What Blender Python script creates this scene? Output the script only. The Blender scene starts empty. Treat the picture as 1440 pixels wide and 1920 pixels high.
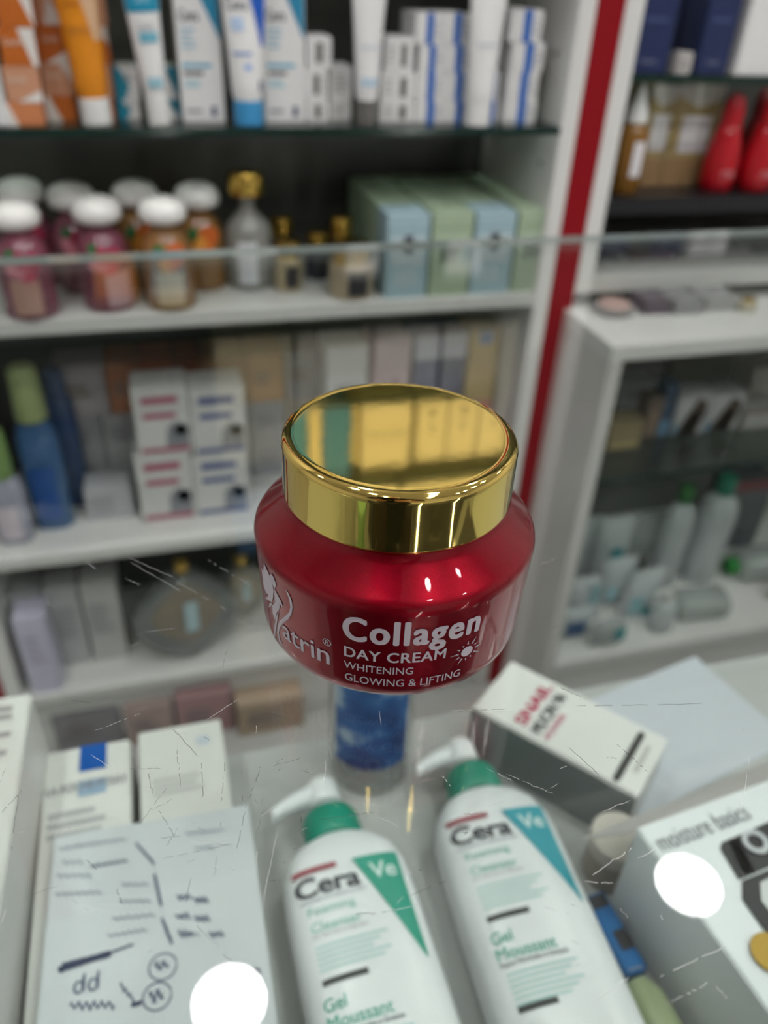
import bpy, bmesh, math, random
from mathutils import Vector, Matrix

random.seed(7)
SC = bpy.context.scene
COL = SC.collection
PI = math.pi

# ------------------------------------------------------------------ camera
F_PX = 1500.0
PITCH, YAW, ROLL = math.radians(34.5), math.radians(17.0), math.radians(2.9)
CAM = Vector((0.0, 0.0, 1.1014))
_h = Vector((math.sin(YAW), math.cos(YAW), 0))
_f = math.cos(PITCH) * _h - math.sin(PITCH) * Vector((0, 0, 1))
_r0 = _f.cross(Vector((0, 0, 1))).normalized()
_u0 = _r0.cross(_f)
_r = math.cos(ROLL) * _r0 + math.sin(ROLL) * _u0
_u = -math.sin(ROLL) * _r0 + math.cos(ROLL) * _u0
cd = bpy.data.cameras.new('camera')
cam = bpy.data.objects.new('camera', cd)
COL.objects.link(cam)
M3 = Matrix((_r, _u, -_f)).transposed()
cam.matrix_world = Matrix.Translation(CAM) @ M3.to_4x4()
cd.sensor_fit = 'VERTICAL'
cd.sensor_height = 36.0
cd.lens = F_PX / 1920 * 36.0
cd.clip_start = 0.005
cd.clip_end = 50
cd.dof.use_dof = True
cd.dof.focus_distance = 0.188
cd.dof.aperture_fstop = cd.lens / 2.9          # a phone lens, 2.9 mm wide open
SC.camera = cam


def at(px, py, X=None, Y=None, Z=None):
    d = (px - 720) / F_PX * _r - (py - 960) / F_PX * _u + _f
    if Z is not None:
        t = (Z - CAM.z) / d.z
    elif Y is not None:
        t = (Y - CAM.y) / d.y
    else:
        t = (X - CAM.x) / d.x
    return CAM + t * d


# ------------------------------------------------------------------ world, light, exposure
world = bpy.data.worlds.new('shop_ambient')
SC.world = world
world.use_nodes = True
world.node_tree.nodes['Background'].inputs[0].default_value = (0.80, 0.86, 0.92, 1)
world.node_tree.nodes['Background'].inputs[1].default_value = 0.30
SC.view_settings.view_transform = 'Standard'
SC.view_settings.look = 'None'
SC.view_settings.gamma = 1.0
SC.view_settings.use_curve_mapping = False
SC.view_settings.exposure = -0.16
DOWNLIGHT_STRENGTH = 104.0
SC.cycles.max_bounces = 6
SC.cycles.diffuse_bounces = 2
SC.cycles.transparent_max_bounces = 16
SC.cycles.glossy_bounces = 4
SC.cycles.sample_clamp_indirect = 8.0
SC.cycles.use_adaptive_sampling = True
SC.cycles.adaptive_threshold = 0.05
SC.cycles.caustics_reflective = False
SC.cycles.caustics_refractive = False


# ------------------------------------------------------------------ materials
def lin(c):
    if isinstance(c, str):
        c = tuple(int(c[i:i + 2], 16) / 255 for i in (0, 2, 4))
    return tuple(x / 12.92 if x <= 0.04045 else ((x + 0.055) / 1.055) ** 2.4 for x in c)


_mats = {}


def mat(hexcol, rough=0.45, metal=0.0, var=0.04, coat=0.0, scale=40.0, spec=0.5):
    key = (hexcol, rough, metal, var, coat, scale, spec)
    if key in _mats:
        return _mats[key]
    m = bpy.data.materials.new('m_' + hexcol)
    m.use_nodes = True
    nt = m.node_tree
    b = nt.nodes['Principled BSDF']
    c = lin(hexcol)
    b.inputs['Roughness'].default_value = rough
    b.inputs['Metallic'].default_value = metal
    b.inputs['Coat Weight'].default_value = coat
    b.inputs['Coat Roughness'].default_value = 0.04
    b.inputs['Specular IOR Level'].default_value = spec
    tc = nt.nodes.new('ShaderNodeTexCoord')
    n = nt.nodes.new('ShaderNodeTexNoise')
    n.inputs['Scale'].default_value = scale
    n.inputs['Detail'].default_value = 3
    mx = nt.nodes.new('ShaderNodeMix')
    mx.data_type = 'RGBA'
    mx.inputs[6].default_value = tuple(max(0, x * (1 - var)) for x in c) + (1,)
    mx.inputs[7].default_value = tuple(min(1, x * (1 + var)) for x in c) + (1,)
    nt.links.new(tc.outputs['Object'], n.inputs['Vector'])
    nt.links.new(n.outputs['Fac'], mx.inputs[0])
    nt.links.new(mx.outputs[2], b.inputs['Base Color'])
    _mats[key] = m
    return m


def glass_mat(name, tint, refl=1.0, rough=0.0, body=None, body_fac=0.0):
    """thin clear sheet: transparent, with a Fresnel-weighted mirror reflection"""
    if name in _mats:
        return _mats[name]
    m = bpy.data.materials.new(name)
    m.use_nodes = True
    nt = m.node_tree
    for n in list(nt.nodes):
        if n.type != 'OUTPUT_MATERIAL':
            nt.nodes.remove(n)
    out = [n for n in nt.nodes if n.type == 'OUTPUT_MATERIAL'][0]
    tr = nt.nodes.new('ShaderNodeBsdfTransparent')
    tr.inputs[0].default_value = tuple(tint) + (1,)
    base = tr.outputs[0]
    if body:
        df = nt.nodes.new('ShaderNodeBsdfPrincipled')
        df.inputs['Base Color'].default_value = lin(body) + (1,)
        df.inputs['Roughness'].default_value = 0.25
        mb = nt.nodes.new('ShaderNodeMixShader')
        mb.inputs[0].default_value = body_fac
        nt.links.new(base, mb.inputs[1])
        nt.links.new(df.outputs[0], mb.inputs[2])
        base = mb.outputs[0]
    gl = nt.nodes.new('ShaderNodeBsdfGlossy')
    gl.inputs['Roughness'].default_value = rough
    lw = nt.nodes.new('ShaderNodeLayerWeight')
    lw.inputs[0].default_value = 0.5
    p = nt.nodes.new('ShaderNodeMath')
    p.operation = 'POWER'
    p.inputs[1].default_value = 5.0
    k = nt.nodes.new('ShaderNodeMath')
    k.operation = 'MULTIPLY_ADD'
    k.inputs[1].default_value = 0.96 * refl
    k.inputs[2].default_value = 0.04 * refl
    mx = nt.nodes.new('ShaderNodeMixShader')
    nt.links.new(lw.outputs['Facing'], p.inputs[0])
    nt.links.new(p.outputs[0], k.inputs[0])
    nt.links.new(k.outputs[0], mx.inputs[0])
    nt.links.new(base, mx.inputs[1])
    nt.links.new(gl.outputs[0], mx.inputs[2])
    nt.links.new(mx.outputs[0], out.inputs[0])
    _mats[name] = m
    return m


def emit_mat(name, col, s):
    m = bpy.data.materials.new(name)
    m.use_nodes = True
    nt = m.node_tree
    for n in list(nt.nodes):
        if n.type != 'OUTPUT_MATERIAL':
            nt.nodes.remove(n)
    out = [n for n in nt.nodes if n.type == 'OUTPUT_MATERIAL'][0]
    e = nt.nodes.new('ShaderNodeEmission')
    e.inputs[0].default_value = tuple(col) + (1,)
    e.inputs[1].default_value = s
    nt.links.new(e.outputs[0], out.inputs[0])
    return m


WHITE = mat('e9e8e6', 0.4, var=0.02)
CARD = mat('eceaea', 0.38, var=0.025)
LAMIN = mat('e4e2df', 0.32, var=0.03, scale=12)
DARKBACK = mat('474542', 0.35, var=0.1, scale=6)
RED = mat('8f0314', 0.5, var=0.06, scale=8, spec=0.25)
GLASS_TOP = glass_mat('counter_glass', (0.93, 0.955, 0.94))
GLASS_SH = glass_mat('shelf_glass', (0.90, 0.95, 0.92))
EDGE = mat('16302a', 0.15, var=0.2)
EDGE_L = mat('b4bbb8', 0.15, var=0.1)
GOLD = mat('f2c148', 0.055, 1.0, var=0.02)
GOLD2 = mat('d8b25a', 0.18, 1.0, var=0.05)
INK = mat('23242a', 0.5)


# ------------------------------------------------------------------ mesh helpers
def new_mesh(name, verts, faces, mats, smooth=None, idx=None):
    me = bpy.data.meshes.new(name)
    me.from_pydata([tuple(v) for v in verts], [], faces)
    for m in (mats if isinstance(mats, (list, tuple)) else [mats]):
        me.materials.append(m)
    if idx:
        for p, i in zip(me.polygons, idx):
            p.material_index = i
    me.update()
    if smooth is not None:
        for p in me.polygons:
            p.use_smooth = True
        me.set_sharp_from_angle(angle=math.radians(smooth))
    return me


def bm_mesh(name, bm, mats, smooth=None):
    bmesh.ops.recalc_face_normals(bm, faces=bm.faces[:])
    me = bpy.data.meshes.new(name)
    bm.to_mesh(me)
    bm.free()
    for m in (mats if isinstance(mats, (list, tuple)) else [mats]):
        me.materials.append(m)
    if smooth is not None:
        for p in me.polygons:
            p.use_smooth = True
        me.set_sharp_from_angle(angle=math.radians(smooth))
    return me


def obj(name, me, parent=None, loc=(0, 0, 0), rot=(0, 0, 0)):
    o = bpy.data.objects.new(name, me)
    COL.objects.link(o)
    o.location = loc
    o.rotation_euler = rot
    if parent is not None:
        o.parent = parent
    return o


def tag(o, label, cat, group=None):
    o['label'] = label
    o['category'] = cat
    if group:
        o['group'] = group
    return o


def thing(name, label, cat, loc=(0, 0, 0), rot=(0, 0, 0), group=None):
    o = obj(name, None, None, loc, rot)
    o.empty_display_size = 0.01
    return tag(o, label, cat, group)


def structure(o):
    o['kind'] = 'structure'
    return o


def stuff(o):
    o['kind'] = 'stuff'
    return o


def add_box(bm, x0, x1, y0, y1, z0, z1, bev=0.0):
    r = bmesh.ops.create_cube(bm, size=1)
    for v in r['verts']:
        v.co = Vector(((x0 + x1) / 2 + v.co.x * (x1 - x0), (y0 + y1) / 2 + v.co.y * (y1 - y0), (z0 + z1) / 2 + v.co.z * (z1 - z0)))
    if bev > 0:
        es = set()
        for v in r['verts']:
            es.update(v.link_edges)
        bmesh.ops.bevel(bm, geom=list(es), offset=bev, segments=2, affect='EDGES')


def box_mesh(name, x0, x1, y0, y1, z0, z1, m, bev=0.0):
    bm = bmesh.new()
    add_box(bm, x0, x1, y0, y1, z0, z1, bev)
    return bm_mesh(name, bm, m, 40 if bev else None)


def lathe(name, prof, m, seg=40, sx=1.0, sy=1.0, power=2.0, cap=True, smooth=35):
    """revolve (r, z) pairs; power > 2 squares the cross-section off"""
    vs, fs = [], []
    for r, z in prof:
        for i in range(seg):
            a = 2 * PI * i / seg
            c, s = math.cos(a), math.sin(a)
            x = math.copysign(abs(c) ** (2 / power), c) * r * sx
            y = math.copysign(abs(s) ** (2 / power), s) * r * sy
            vs.append((x, y, z))
    for k in range(len(prof) - 1):
        for i in range(seg):
            j = (i + 1) % seg
            fs.append((k * seg + i, k * seg + j, (k + 1) * seg + j, (k + 1) * seg + i))
    if cap:
        fs.append(tuple(range(seg))[::-1])
        fs.append(tuple(range((len(prof) - 1) * seg, len(prof) * seg)))
    return new_mesh(name, vs, fs, m, smooth)


def loft(name, secs, m, smooth=40):
    n = len(secs[0])
    vs = [p for s in secs for p in s]
    fs = []
    for k in range(len(secs) - 1):
        for i in range(n):
            j = (i + 1) % n
            fs.append((k * n + i, k * n + j, (k + 1) * n + j, (k + 1) * n + i))
    fs.append(tuple(range(n))[::-1])
    fs.append(tuple(range((len(secs) - 1) * n, len(secs) * n)))
    return new_mesh(name, vs, fs, m, smooth)


def patch(name, rad, a0, a1, z0, z1, m, off=0.0003, n=10, sy=1.0):
    """a label wrapped on an upright round body, angles in degrees"""
    vs, fs = [], []
    for i in range(n + 1):
        a = math.radians(a0 + (a1 - a0) * i / n)
        for z in (z0, z1):
            vs.append(((rad + off) * math.cos(a), (rad * sy + off) * math.sin(a), z))
    for i in range(n):
        fs.append((2 * i, 2 * i + 2, 2 * i + 3, 2 * i + 1))
    return new_mesh(name, vs, fs, m, 60)


def wrap_shape(name, verts2, faces, m, rfun, off):
    """(arc angle in degrees, height) shapes laid round a body"""
    vs = []
    for q in verts2:
        a, z = q[0], q[1]
        r = rfun(z) + off + (q[2] if len(q) > 2 else 0)
        vs.append((r * math.cos(math.radians(a)), r * math.sin(math.radians(a)), z))
    return new_mesh(name, vs, faces, m, 60)


_tcache = {}


def text2d(s, bold=0.0, space=1.0):
    """flat text geometry: verts (x, y), faces, bounding box; bold strokes come from shifted copies"""
    k = (s, bold, space)
    if k in _tcache:
        return _tcache[k]
    cu = bpy.data.curves.new('t', 'FONT')
    cu.body = s
    cu.size = 1.0
    cu.fill_mode = 'FRONT'
    cu.resolution_u = 4
    cu.space_character = space
    o = bpy.data.objects.new('t', cu)
    COL.objects.link(o)
    dg = bpy.context.evaluated_depsgraph_get()
    me = bpy.data.meshes.new_from_object(o.evaluated_get(dg))
    v0 = [(v.co.x, v.co.y) for v in me.vertices]
    f0 = [tuple(p.vertices) for p in me.polygons]
    bpy.data.objects.remove(o)
    bpy.data.curves.remove(cu)
    bpy.data.meshes.remove(me)
    sh = [(0, 0)]
    if bold:
        n = 8 if bold > 0.015 else 4
        sh += [(bold * math.cos(2 * PI * i / n), 0.6 * bold * math.sin(2 * PI * i / n)) for i in range(n)]
    vs, fs = [], []
    for k_, (dx, dy) in enumerate(sh):
        b = len(vs)
        vs += [(x + dx, y + dy, k_ * 6e-6) for x, y in v0]
        fs += [tuple(q + b for q in f) for f in f0]
    xs = [v[0] for v in vs] or [0]
    ys = [v[1] for v in vs] or [0]
    _tcache[k] = (vs, fs, (min(xs), max(xs), min(ys), max(ys)))
    return _tcache[k]


def text_mesh(name, s, x0, y0, w, h, m, bold=0.0, frame=None, cap_h=None):
    """text fitted into a width w and height h at (x0, y0); frame maps (u, v) to 3D"""
    vs, fs, bb = text2d(s, bold)
    sx = w / (bb[1] - bb[0])
    sy = h / (bb[3] - bb[2]) if cap_h is None else cap_h / 0.7
    yb = bb[2] if cap_h is None else 0.0
    out = []
    for v in vs:
        u_, v_ = x0 + (v[0] - bb[0]) * sx, y0 + (v[1] - yb) * sy
        p = Vector(frame(u_, v_))
        if v[2]:
            e = 1e-3
            nrm = (Vector(frame(u_ + e, v_)) - Vector(frame(u_ - e, v_))).cross(Vector(frame(u_, v_ + e)) - Vector(frame(u_, v_ - e)))
            p = p + nrm.normalized() * v[2]
        out.append(p)
    return new_mesh(name, out, fs, m)


def ribbon(pts, w):
    """flat strip verts and faces following 2D points"""
    vs, fs = [], []
    n = len(pts)
    for i, (x, y) in enumerate(pts):
        a = pts[max(0, i - 1)]
        b = pts[min(n - 1, i + 1)]
        dx, dy = b[0] - a[0], b[1] - a[1]
        l = math.hypot(dx, dy) or 1
        ww = w * (0.35 if i in (0, n - 1) else 1.0) / 2
        vs.append((x - dy / l * ww, y + dx / l * ww))
        vs.append((x + dy / l * ww, y - dx / l * ww))
    for i in range(n - 1):
        fs.append((2 * i, 2 * i + 1, 2 * i + 3, 2 * i + 2))
    return vs, fs


# ------------------------------------------------------------------ cartons
EPS = 0.0004


def decal(root, w, d, h, spec):
    kind, face = spec[0], spec[1]
    if face == 'F':
        fr = lambda u, v: (-w / 2 + u * w, -d / 2 - EPS, v * h)
        W, H = w, h
    elif face == 'T':
        fr = lambda u, v: (-w / 2 + u * w, -d / 2 + v * d, h + EPS)
        W, H = w, d
    elif face == 'L':
        fr = lambda u, v: (-w / 2 - EPS, d / 2 - u * d, v * h)
        W, H = d, h
    elif face == 'R':
        fr = lambda u, v: (w / 2 + EPS, -d / 2 + u * d, v * h)
        W, H = d, h
    if kind == 'rect':
        u0, v0, u1, v1, m = spec[2:7]
        nm = spec[7] if len(spec) > 7 else 'printed_panel'
        return obj(nm, new_mesh(nm, [fr(u0, v0), fr(u1, v0), fr(u1, v1), fr(u0, v1)], [(0, 1, 2, 3)], m), root)
    if kind == 'poly':
        pts, m = spec[2:4]
        nm = spec[4] if len(spec) > 4 else 'printed_shape'
        return obj(nm, new_mesh(nm, [fr(*p) for p in pts], [tuple(range(len(pts)))], m), root)
    if kind == 'text':
        s, u, v, tw, th, m = spec[2:8]
        bold = spec[8] if len(spec) > 8 else 0.0
        f2 = lambda a, b: tuple(Vector(fr(a, b)) + Vector({'F': (0, -EPS, 0), 'T': (0, 0, EPS), 'L': (-EPS, 0, 0), 'R': (EPS, 0, 0)}[face]))
        return obj('lettering', text_mesh('lettering', s, u, v, tw, th, m, bold, f2), root)
    if kind == 'lines':
        u0, v0, u1, v1, n, m = spec[2:8]
        vs, fs = [], []
        for i in range(n):
            vv = v0 + (v1 - v0) * (i + 0.5) / n
            hh = (v1 - v0) / n * 0.28
            ue = u1 - (u1 - u0) * random.random() * 0.35
            b = len(vs)
            vs += [fr(u0, vv - hh), fr(ue, vv - hh), fr(ue, vv + hh), fr(u0, vv + hh)]
            fs.append((b, b + 1, b + 2, b + 3))
        return obj('small_print', new_mesh('small_print', vs, fs, m), root)


def carton(name, label, cat, x, y, z, w, d, h, m, decals=(), rz=0.0, group=None, bev=0.0008, rot=None):
    """box with its base centre at (x, y, z)"""
    root = thing(name, label, cat, (x, y, z), rot or (0, 0, rz), group)
    obj('body', box_mesh('body', -w / 2, w / 2, -d / 2, d / 2, 0, h, m, bev), root)
    # tuck-in closing flap seen as a fine seam on the top
    seam = mat('a9a7a4', 0.6)
    obj('flap_seam', box_mesh('flap_seam', -w / 2 + 0.002, w / 2 - 0.002, -d / 2 + 0.0012, -d / 2 + 0.0018, h - 0.0002, h + 0.00025, seam), root)
    for s in decals:
        decal(root, w, d, h, s)
    return root


def span(px0, px1, pyb, pyt, z, Y=None, ymin=0.955):
    """photo extents of an upright thing on a level z -> x0, x1, front y, height"""
    pm = (px0 + px1) / 2
    if Y is None:
        Y = max(ymin, at(pm, pyb, Z=z).y)
    ym = (pyb + pyt) / 2
    x0, x1 = at(px0, ym, Y=Y).x, at(px1, ym, Y=Y).x
    h = at(pm, pyt, Y=Y).z - z
    return x0, x1, Y, h


def shelf_carton(name, label, cat, px0, px1, pyb, pyt, z, d, m, decals=(), Y=None, group=None, rz=0.0, ymin=0.955, h=None):
    x0, x1, Y, hh = span(px0, px1, pyb, pyt, z, Y, ymin)
    h = h or hh
    c = carton(name, label, cat, (x0 + x1) / 2, Y + d / 2, z, x1 - x0, d, h, m, decals, rz, group)
    return c, z + h, Y


# ------------------------------------------------------------------ the room
ROOM = dict(x0=-2.4, x1=2.9, y0=-2.6, y1=1.24, h=2.7)
R = ROOM
structure(obj('floor', box_mesh('floor', R['x0'], R['x1'], R['y0'], R['y1'], -0.05, 0, mat('b5b3b0', 0.3, var=0.08, scale=5))))
structure(obj('ceiling', box_mesh('ceiling', R['x0'], R['x1'], R['y0'], R['y1'], R['h'], R['h'] + 0.05, mat('dedcd8', 0.8, var=0.02))))
structure(obj('wall_back', box_mesh('wall_back', R['x0'], R['x1'], R['y1'], R['y1'] + 0.05, 0, R['h'], mat('d9d6d1', 0.6))))
structure(obj('wall_left', box_mesh('wall_left', R['x0'] - 0.05, R['x0'], R['y0'], R['y1'], 0, R['h'], mat('d8d6d2', 0.7))))
structure(obj('wall_right', box_mesh('wall_right', R['x1'], R['x1'] + 0.05, R['y0'], R['y1'], 0, R['h'], mat('d8d6d2', 0.7))))
structure(obj('wall_front', box_mesh('wall_front', R['x0'], R['x1'], R['y0'] - 0.05, R['y0'], 0, R['h'], mat('c9c7c2', 0.7))))

# ceiling downlights
lamp = emit_mat('downlight_diffuser', (1.0, 0.995, 0.985), DOWNLIGHT_STRENGTH)
dl_rim = lathe('rim', [(0.076, 0.0), (0.104, 0.0), (0.106, 0.006), (0.104, 0.012), (0.076, 0.012)], WHITE, 40, cap=False)
dl_dif = lathe('diffuser', [(0.0005, 0.003), (0.076, 0.003), (0.076, 0.011), (0.0005, 0.011)], lamp, 24)
DL = [(-0.03, 0.878), (1.124, 0.871), (-1.18, 0.88), (2.27, 0.87)]
DL += [(x, y) for y in (0.26, -0.35, -0.95, -1.55) for x in (-0.60, 0.55, 1.70)]  # unseen rows, some of them added to brighten the wall shelves
for i, (x, y) in enumerate(DL):
    lab = {0: 'round white ceiling downlight mirrored in the glass over the handwritten paper',
           1: 'round white ceiling downlight mirrored in the glass over the moisture basics box'}.get(i, 'unseen round white ceiling downlight added out of the frame overhead')
    t = thing('downlight', lab, 'ceiling light', (x, y, R['h'] - 0.012), group='ceiling downlights' if i > 1 else None)
    obj('rim', dl_rim, t)
    obj('diffuser', dl_dif, t)

# ------------------------------------------------------------------ left wall unit
UF, UB = 0.95, 1.20           # front and back of the shelving
ZA, ZB, ZC, ZD = 0.9475, 0.746, 0.414, 0.15
UX0, UX1 = -0.292, 0.507
unit = thing('shelving_unit', 'tall white shelving unit with black back behind the glass counter', 'shelf unit', ((UX0 + UX1) / 2, UF, 0))


def upart(name, x0, x1, y0, y1, z0, z1, m, bev=0.0, root=None):
    rt = root or unit
    lx, ly = rt.location.x, rt.location.y
    return obj(name, box_mesh(name, x0 - lx, x1 - lx, y0 - ly, y1 - ly, z0, z1, m, bev), rt)


upart('side_panel', UX1 - 0.021, UX1, UF - 0.002, UB, 0, 2.35, LAMIN, 0.001)
upart('side_panel', UX0, UX0 + 0.021, UF - 0.002, UB, 0, 2.35, LAMIN, 0.001)
upart('back_panel', UX0 + 0.021, UX1 - 0.021, UB - 0.012, UB, 0, 2.35, DARKBACK)
upart('plinth', UX0 + 0.021, UX1 - 0.021, UF + 0.02, UF + 0.035, 0, ZD - 0.018, LAMIN)
for z in (ZB, ZC, ZD, 2.35):
    upart('shelf_board', UX0 + 0.021, UX1 - 0.021, UF, UB - 0.012, z - 0.018, z, LAMIN, 0.001)


def glass_shelf(root, x0, x1, y0, y1, z, th=0.008, edge=EDGE, nm='glass_shelf', g=GLASS_SH):
    lx, ly = root.location.x, root.location.y
    bm = bmesh.new()
    add_box(bm, x0 - lx, x1 - lx, y0 - ly, y1 - ly, z - th - root.location.z, z - root.location.z)
    bmesh.ops.recalc_face_normals(bm, faces=bm.faces[:])
    for f in bm.faces:
        f.material_index = 0 if abs(f.normal.z) > 0.5 else 1
    return obj(nm, bm_mesh(nm, bm, [g, edge]), root)


for z in (ZA, 1.19, 1.415, 1.552, 1.86):
    glass_shelf(unit, UX0 + 0.021, UX1 - 0.021, UF, UB - 0.012, z, 0.008 if z < 1.2 else 0.014)
for z in (0.80, 0.90, 1.02, 1.10):                      # shelf-pin holes in the side panel
    for y in (0.99, 1.14):
        h = obj('pin_hole', lathe('pin_hole', [(0.0035, 0), (0.0035, 0.0006)], mat('77746f', 0.8), 10), unit)
        h.location = (UX1 - 0.021 - unit.location.x, y - UF, z)
        h.rotation_euler = (0, -PI / 2, 0)

trim = structure(obj('trim_1', box_mesh('trim_1', UX1, 0.543, UF - 0.001, UF + 0.012, 0, 2.35, RED)))
trim3 = structure(obj('trim_3', box_mesh('trim_3', 0.545, 1.55, 1.19, 1.20, 0.7222, 0.7418, RED)))
trim2 = structure(obj('trim_2', box_mesh('trim_2', UX0 - 0.06, UX0, UF - 0.001, UF + 0.012, 0, 2.35, RED)))

# ------------------------------------------------------------------ right wall unit
RX0, RX1 = 0.543, 1.55
ZR1, ZR2, ZR3 = 1.004, 0.863, 0.764
runit = thing('wall_cabinet', 'white framed wall cabinet right of the red strip', 'cabinet', ((RX0 + RX1) / 2, UF, ZR3 - 0.022))


def rpart(name, x0, x1, y0, y1, z0, z1, m, bev=0.0):
    lx, ly, lz = runit.location
    return obj(name, box_mesh(name, x0 - lx, x1 - lx, y0 - ly, y1 - ly, z0 - lz, z1 - lz, m, bev), runit)


rpart('side_panel', RX0, RX0 + 0.024, UF - 0.002, UB, ZR3 - 0.022, 2.35, LAMIN, 0.001)
rpart('side_panel', RX1 - 0.024, RX1, UF - 0.002, UB, ZR3 - 0.022, 2.35, LAMIN, 0.001)
rpart('bottom_board', RX0 + 0.024, RX1 - 0.024, UF - 0.002, UB, ZR3 - 0.022, ZR3, LAMIN, 0.001)
rpart('top_board', RX0 + 0.024, RX1 - 0.024, UF - 0.002, UB, 2.33, 2.35, LAMIN, 0.001)
rpart('back_panel', RX0 + 0.024, RX1 - 0.024, UB - 0.012, UB, ZR3, 2.33, DARKBACK)
rpart('shelf_board', RX0 + 0.024, RX1 - 0.024, UF + 0.002, UB - 0.012, ZR2 - 0.02, ZR2, mat('1c1d20', 0.3, var=0.1), 0.001)
for z in (ZR1, 1.32, 1.65, 1.98):
    glass_shelf(runit, RX0 + 0.024, RX1 - 0.024, UF + 0.002, UB - 0.012, z)

# ------------------------------------------------------------------ low cabinet on the right
LX0, LX1, LF, LT, LB = 0.533, 1.55, 0.815, 0.722, 0.17
low = thing('low_cabinet', 'low white display cabinet standing below the wall cabinet', 'cabinet', ((LX0 + LX1) / 2, LF, 0))
upart('side_panel', LX0, LX0 + 0.02, LF, UB, 0, LT - 0.02, mat('d6d2cf', 0.35, var=0.03), 0.001, low)
upart('side_panel', LX1 - 0.02, LX1, LF, UB, 0, LT - 0.02, LAMIN, 0.001, low)
upart('top_board', LX0, LX1, LF, UB, LT - 0.02, LT, LAMIN, 0.001, low)
upart('bottom_board', LX0 + 0.02, LX1 - 0.02, LF, UB, LB - 0.02, LB, LAMIN, 0.001, low)
upart('plinth', LX0 + 0.02, LX1 - 0.02, LF + 0.01, LF + 0.025, 0, LB - 0.02, LAMIN, 0, low)
upart('back_panel', LX0 + 0.02, LX1 - 0.02, UB - 0.012, UB, LB, LT - 0.02, mat('6b6c6a', 0.4, var=0.06), 0, low)
ZL1 = 0.512
glass_shelf(low, LX0 + 0.02, LX1 - 0.02, LF + 0.02, UB - 0.012, ZL1)

# ------------------------------------------------------------------ glass counter
GT, GB = 0.95, 0.51           # top level, back edge
CX0, CX1, CY0 = -0.85, 1.35, -0.10
ZS = 0.70                     # the shelf inside
counter = thing('glass_counter', 'scratched clear glass display counter carrying the red cream jar', 'counter', ((CX0 + CX1) / 2, CY0, 0))
top = glass_shelf(counter, CX0, CX1, CY0, GB, GT, 0.005, EDGE_L, 'top_pane', GLASS_TOP)
upart('front_pane', CX0, CX1, CY0 + 0.002, CY0 + 0.010, 0.32, GT - 0.0085, GLASS_TOP, 0, counter)
upart('base_box', CX0, CX1, CY0 + 0.01, GB - 0.03, 0.0, 0.32, LAMIN, 0.002, counter)
upart('inner_shelf', CX0 + 0.02, CX1 - 0.02, CY0 + 0.014, 0.327, ZS - 0.016, ZS, mat('b9bab8', 0.4, var=0.03, scale=9), 0.001, counter)
for x in (CX0 + 0.004, CX1 - 0.022):
    for y in (CY0 + 0.012, GB - 0.024):
        upart('corner_post', x, x + 0.018, y, y + 0.018, 0.32, GT - 0.0085, mat('c9c9c8', 0.3, 0.7), 0.001, counter)
    upart('shelf_bracket', x, x + 0.018, CY0 + 0.03, GB - 0.024, ZS - 0.036, ZS - 0.016, mat('c9c9c8', 0.3, 0.7), 0, counter)

# ------------------------------------------------------------------ the cream jar
AX, AY = 0.0532, 0.1638


def paint(name, col, flake=1.0):
    m = bpy.data.materials.new(name)
    m.use_nodes = True
    nt = m.node_tree
    b = nt.nodes['Principled BSDF']
    b.inputs['Metallic'].default_value = 0.72
    b.inputs['Roughness'].default_value = 0.32
    b.inputs['Specular IOR Level'].default_value = 0.05
    b.inputs['Coat Weight'].default_value = 0.6
    b.inputs['Coat Roughness'].default_value = 0.025
    tc = nt.nodes.new('ShaderNodeTexCoord')
    n = nt.nodes.new('ShaderNodeTexNoise')
    n.inputs['Scale'].default_value = 2600
    n.inputs['Detail'].default_value = 2
    cr = nt.nodes.new('ShaderNodeMix')
    cr.data_type = 'RGBA'
    c = lin(col)
    cr.inputs[6].default_value = tuple(x * 0.75 for x in c) + (1,)
    cr.inputs[7].default_value = tuple(min(1, x * 1.3) for x in c) + (1,)
    nt.links.new(tc.outputs['Object'], n.inputs['Vector'])
    nt.links.new(n.outputs['Fac'], cr.inputs[0])
    nt.links.new(cr.outputs[2], b.inputs['Base Color'])
    return m


JRED = paint('jar_red_pearl', '8a091d')
PRINT = mat('d9cbd6', 0.45, var=0.02)
jar = thing('cream_jar', 'glossy red cream jar with round gold lid standing on the glass counter', 'cream jar', (AX, AY, GT))
JP = [(0.0005, 0.0), (0.0305, 0.0), (0.0325, 0.0004), (0.0340, 0.0014), (0.0349, 0.0030), (0.03525, 0.0050), (0.0353, 0.0062),
      (0.0360, 0.0180), (0.03655, 0.0275), (0.0366, 0.0290), (0.0367, 0.0300), (0.0365, 0.0312), (0.0359, 0.0323), (0.0349, 0.0332),
      (0.0320, 0.0363), (0.0297, 0.0388), (0.0288, 0.0400), (0.0284, 0.0410), (0.0270, 0.0412), (0.0005, 0.0412)]
obj('body', lathe('body', JP, JRED, 128, smooth=50), jar)
LR = 0.0290
LP = [(0.0005, 0.0410), (LR - 0.0012, 0.0410), (LR - 0.0004, 0.0412), (LR, 0.0418), (LR, 0.0423), (LR, 0.0546), (LR, 0.0553), (LR - 0.0003, 0.0562),
      (LR - 0.0009, 0.0568), (LR - 0.0017, 0.05715), (LR - 0.0026, 0.05725), (LR - 0.0036, 0.05725), (LR - 0.0060, 0.05725), (0.0005, 0.05725)]


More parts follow.
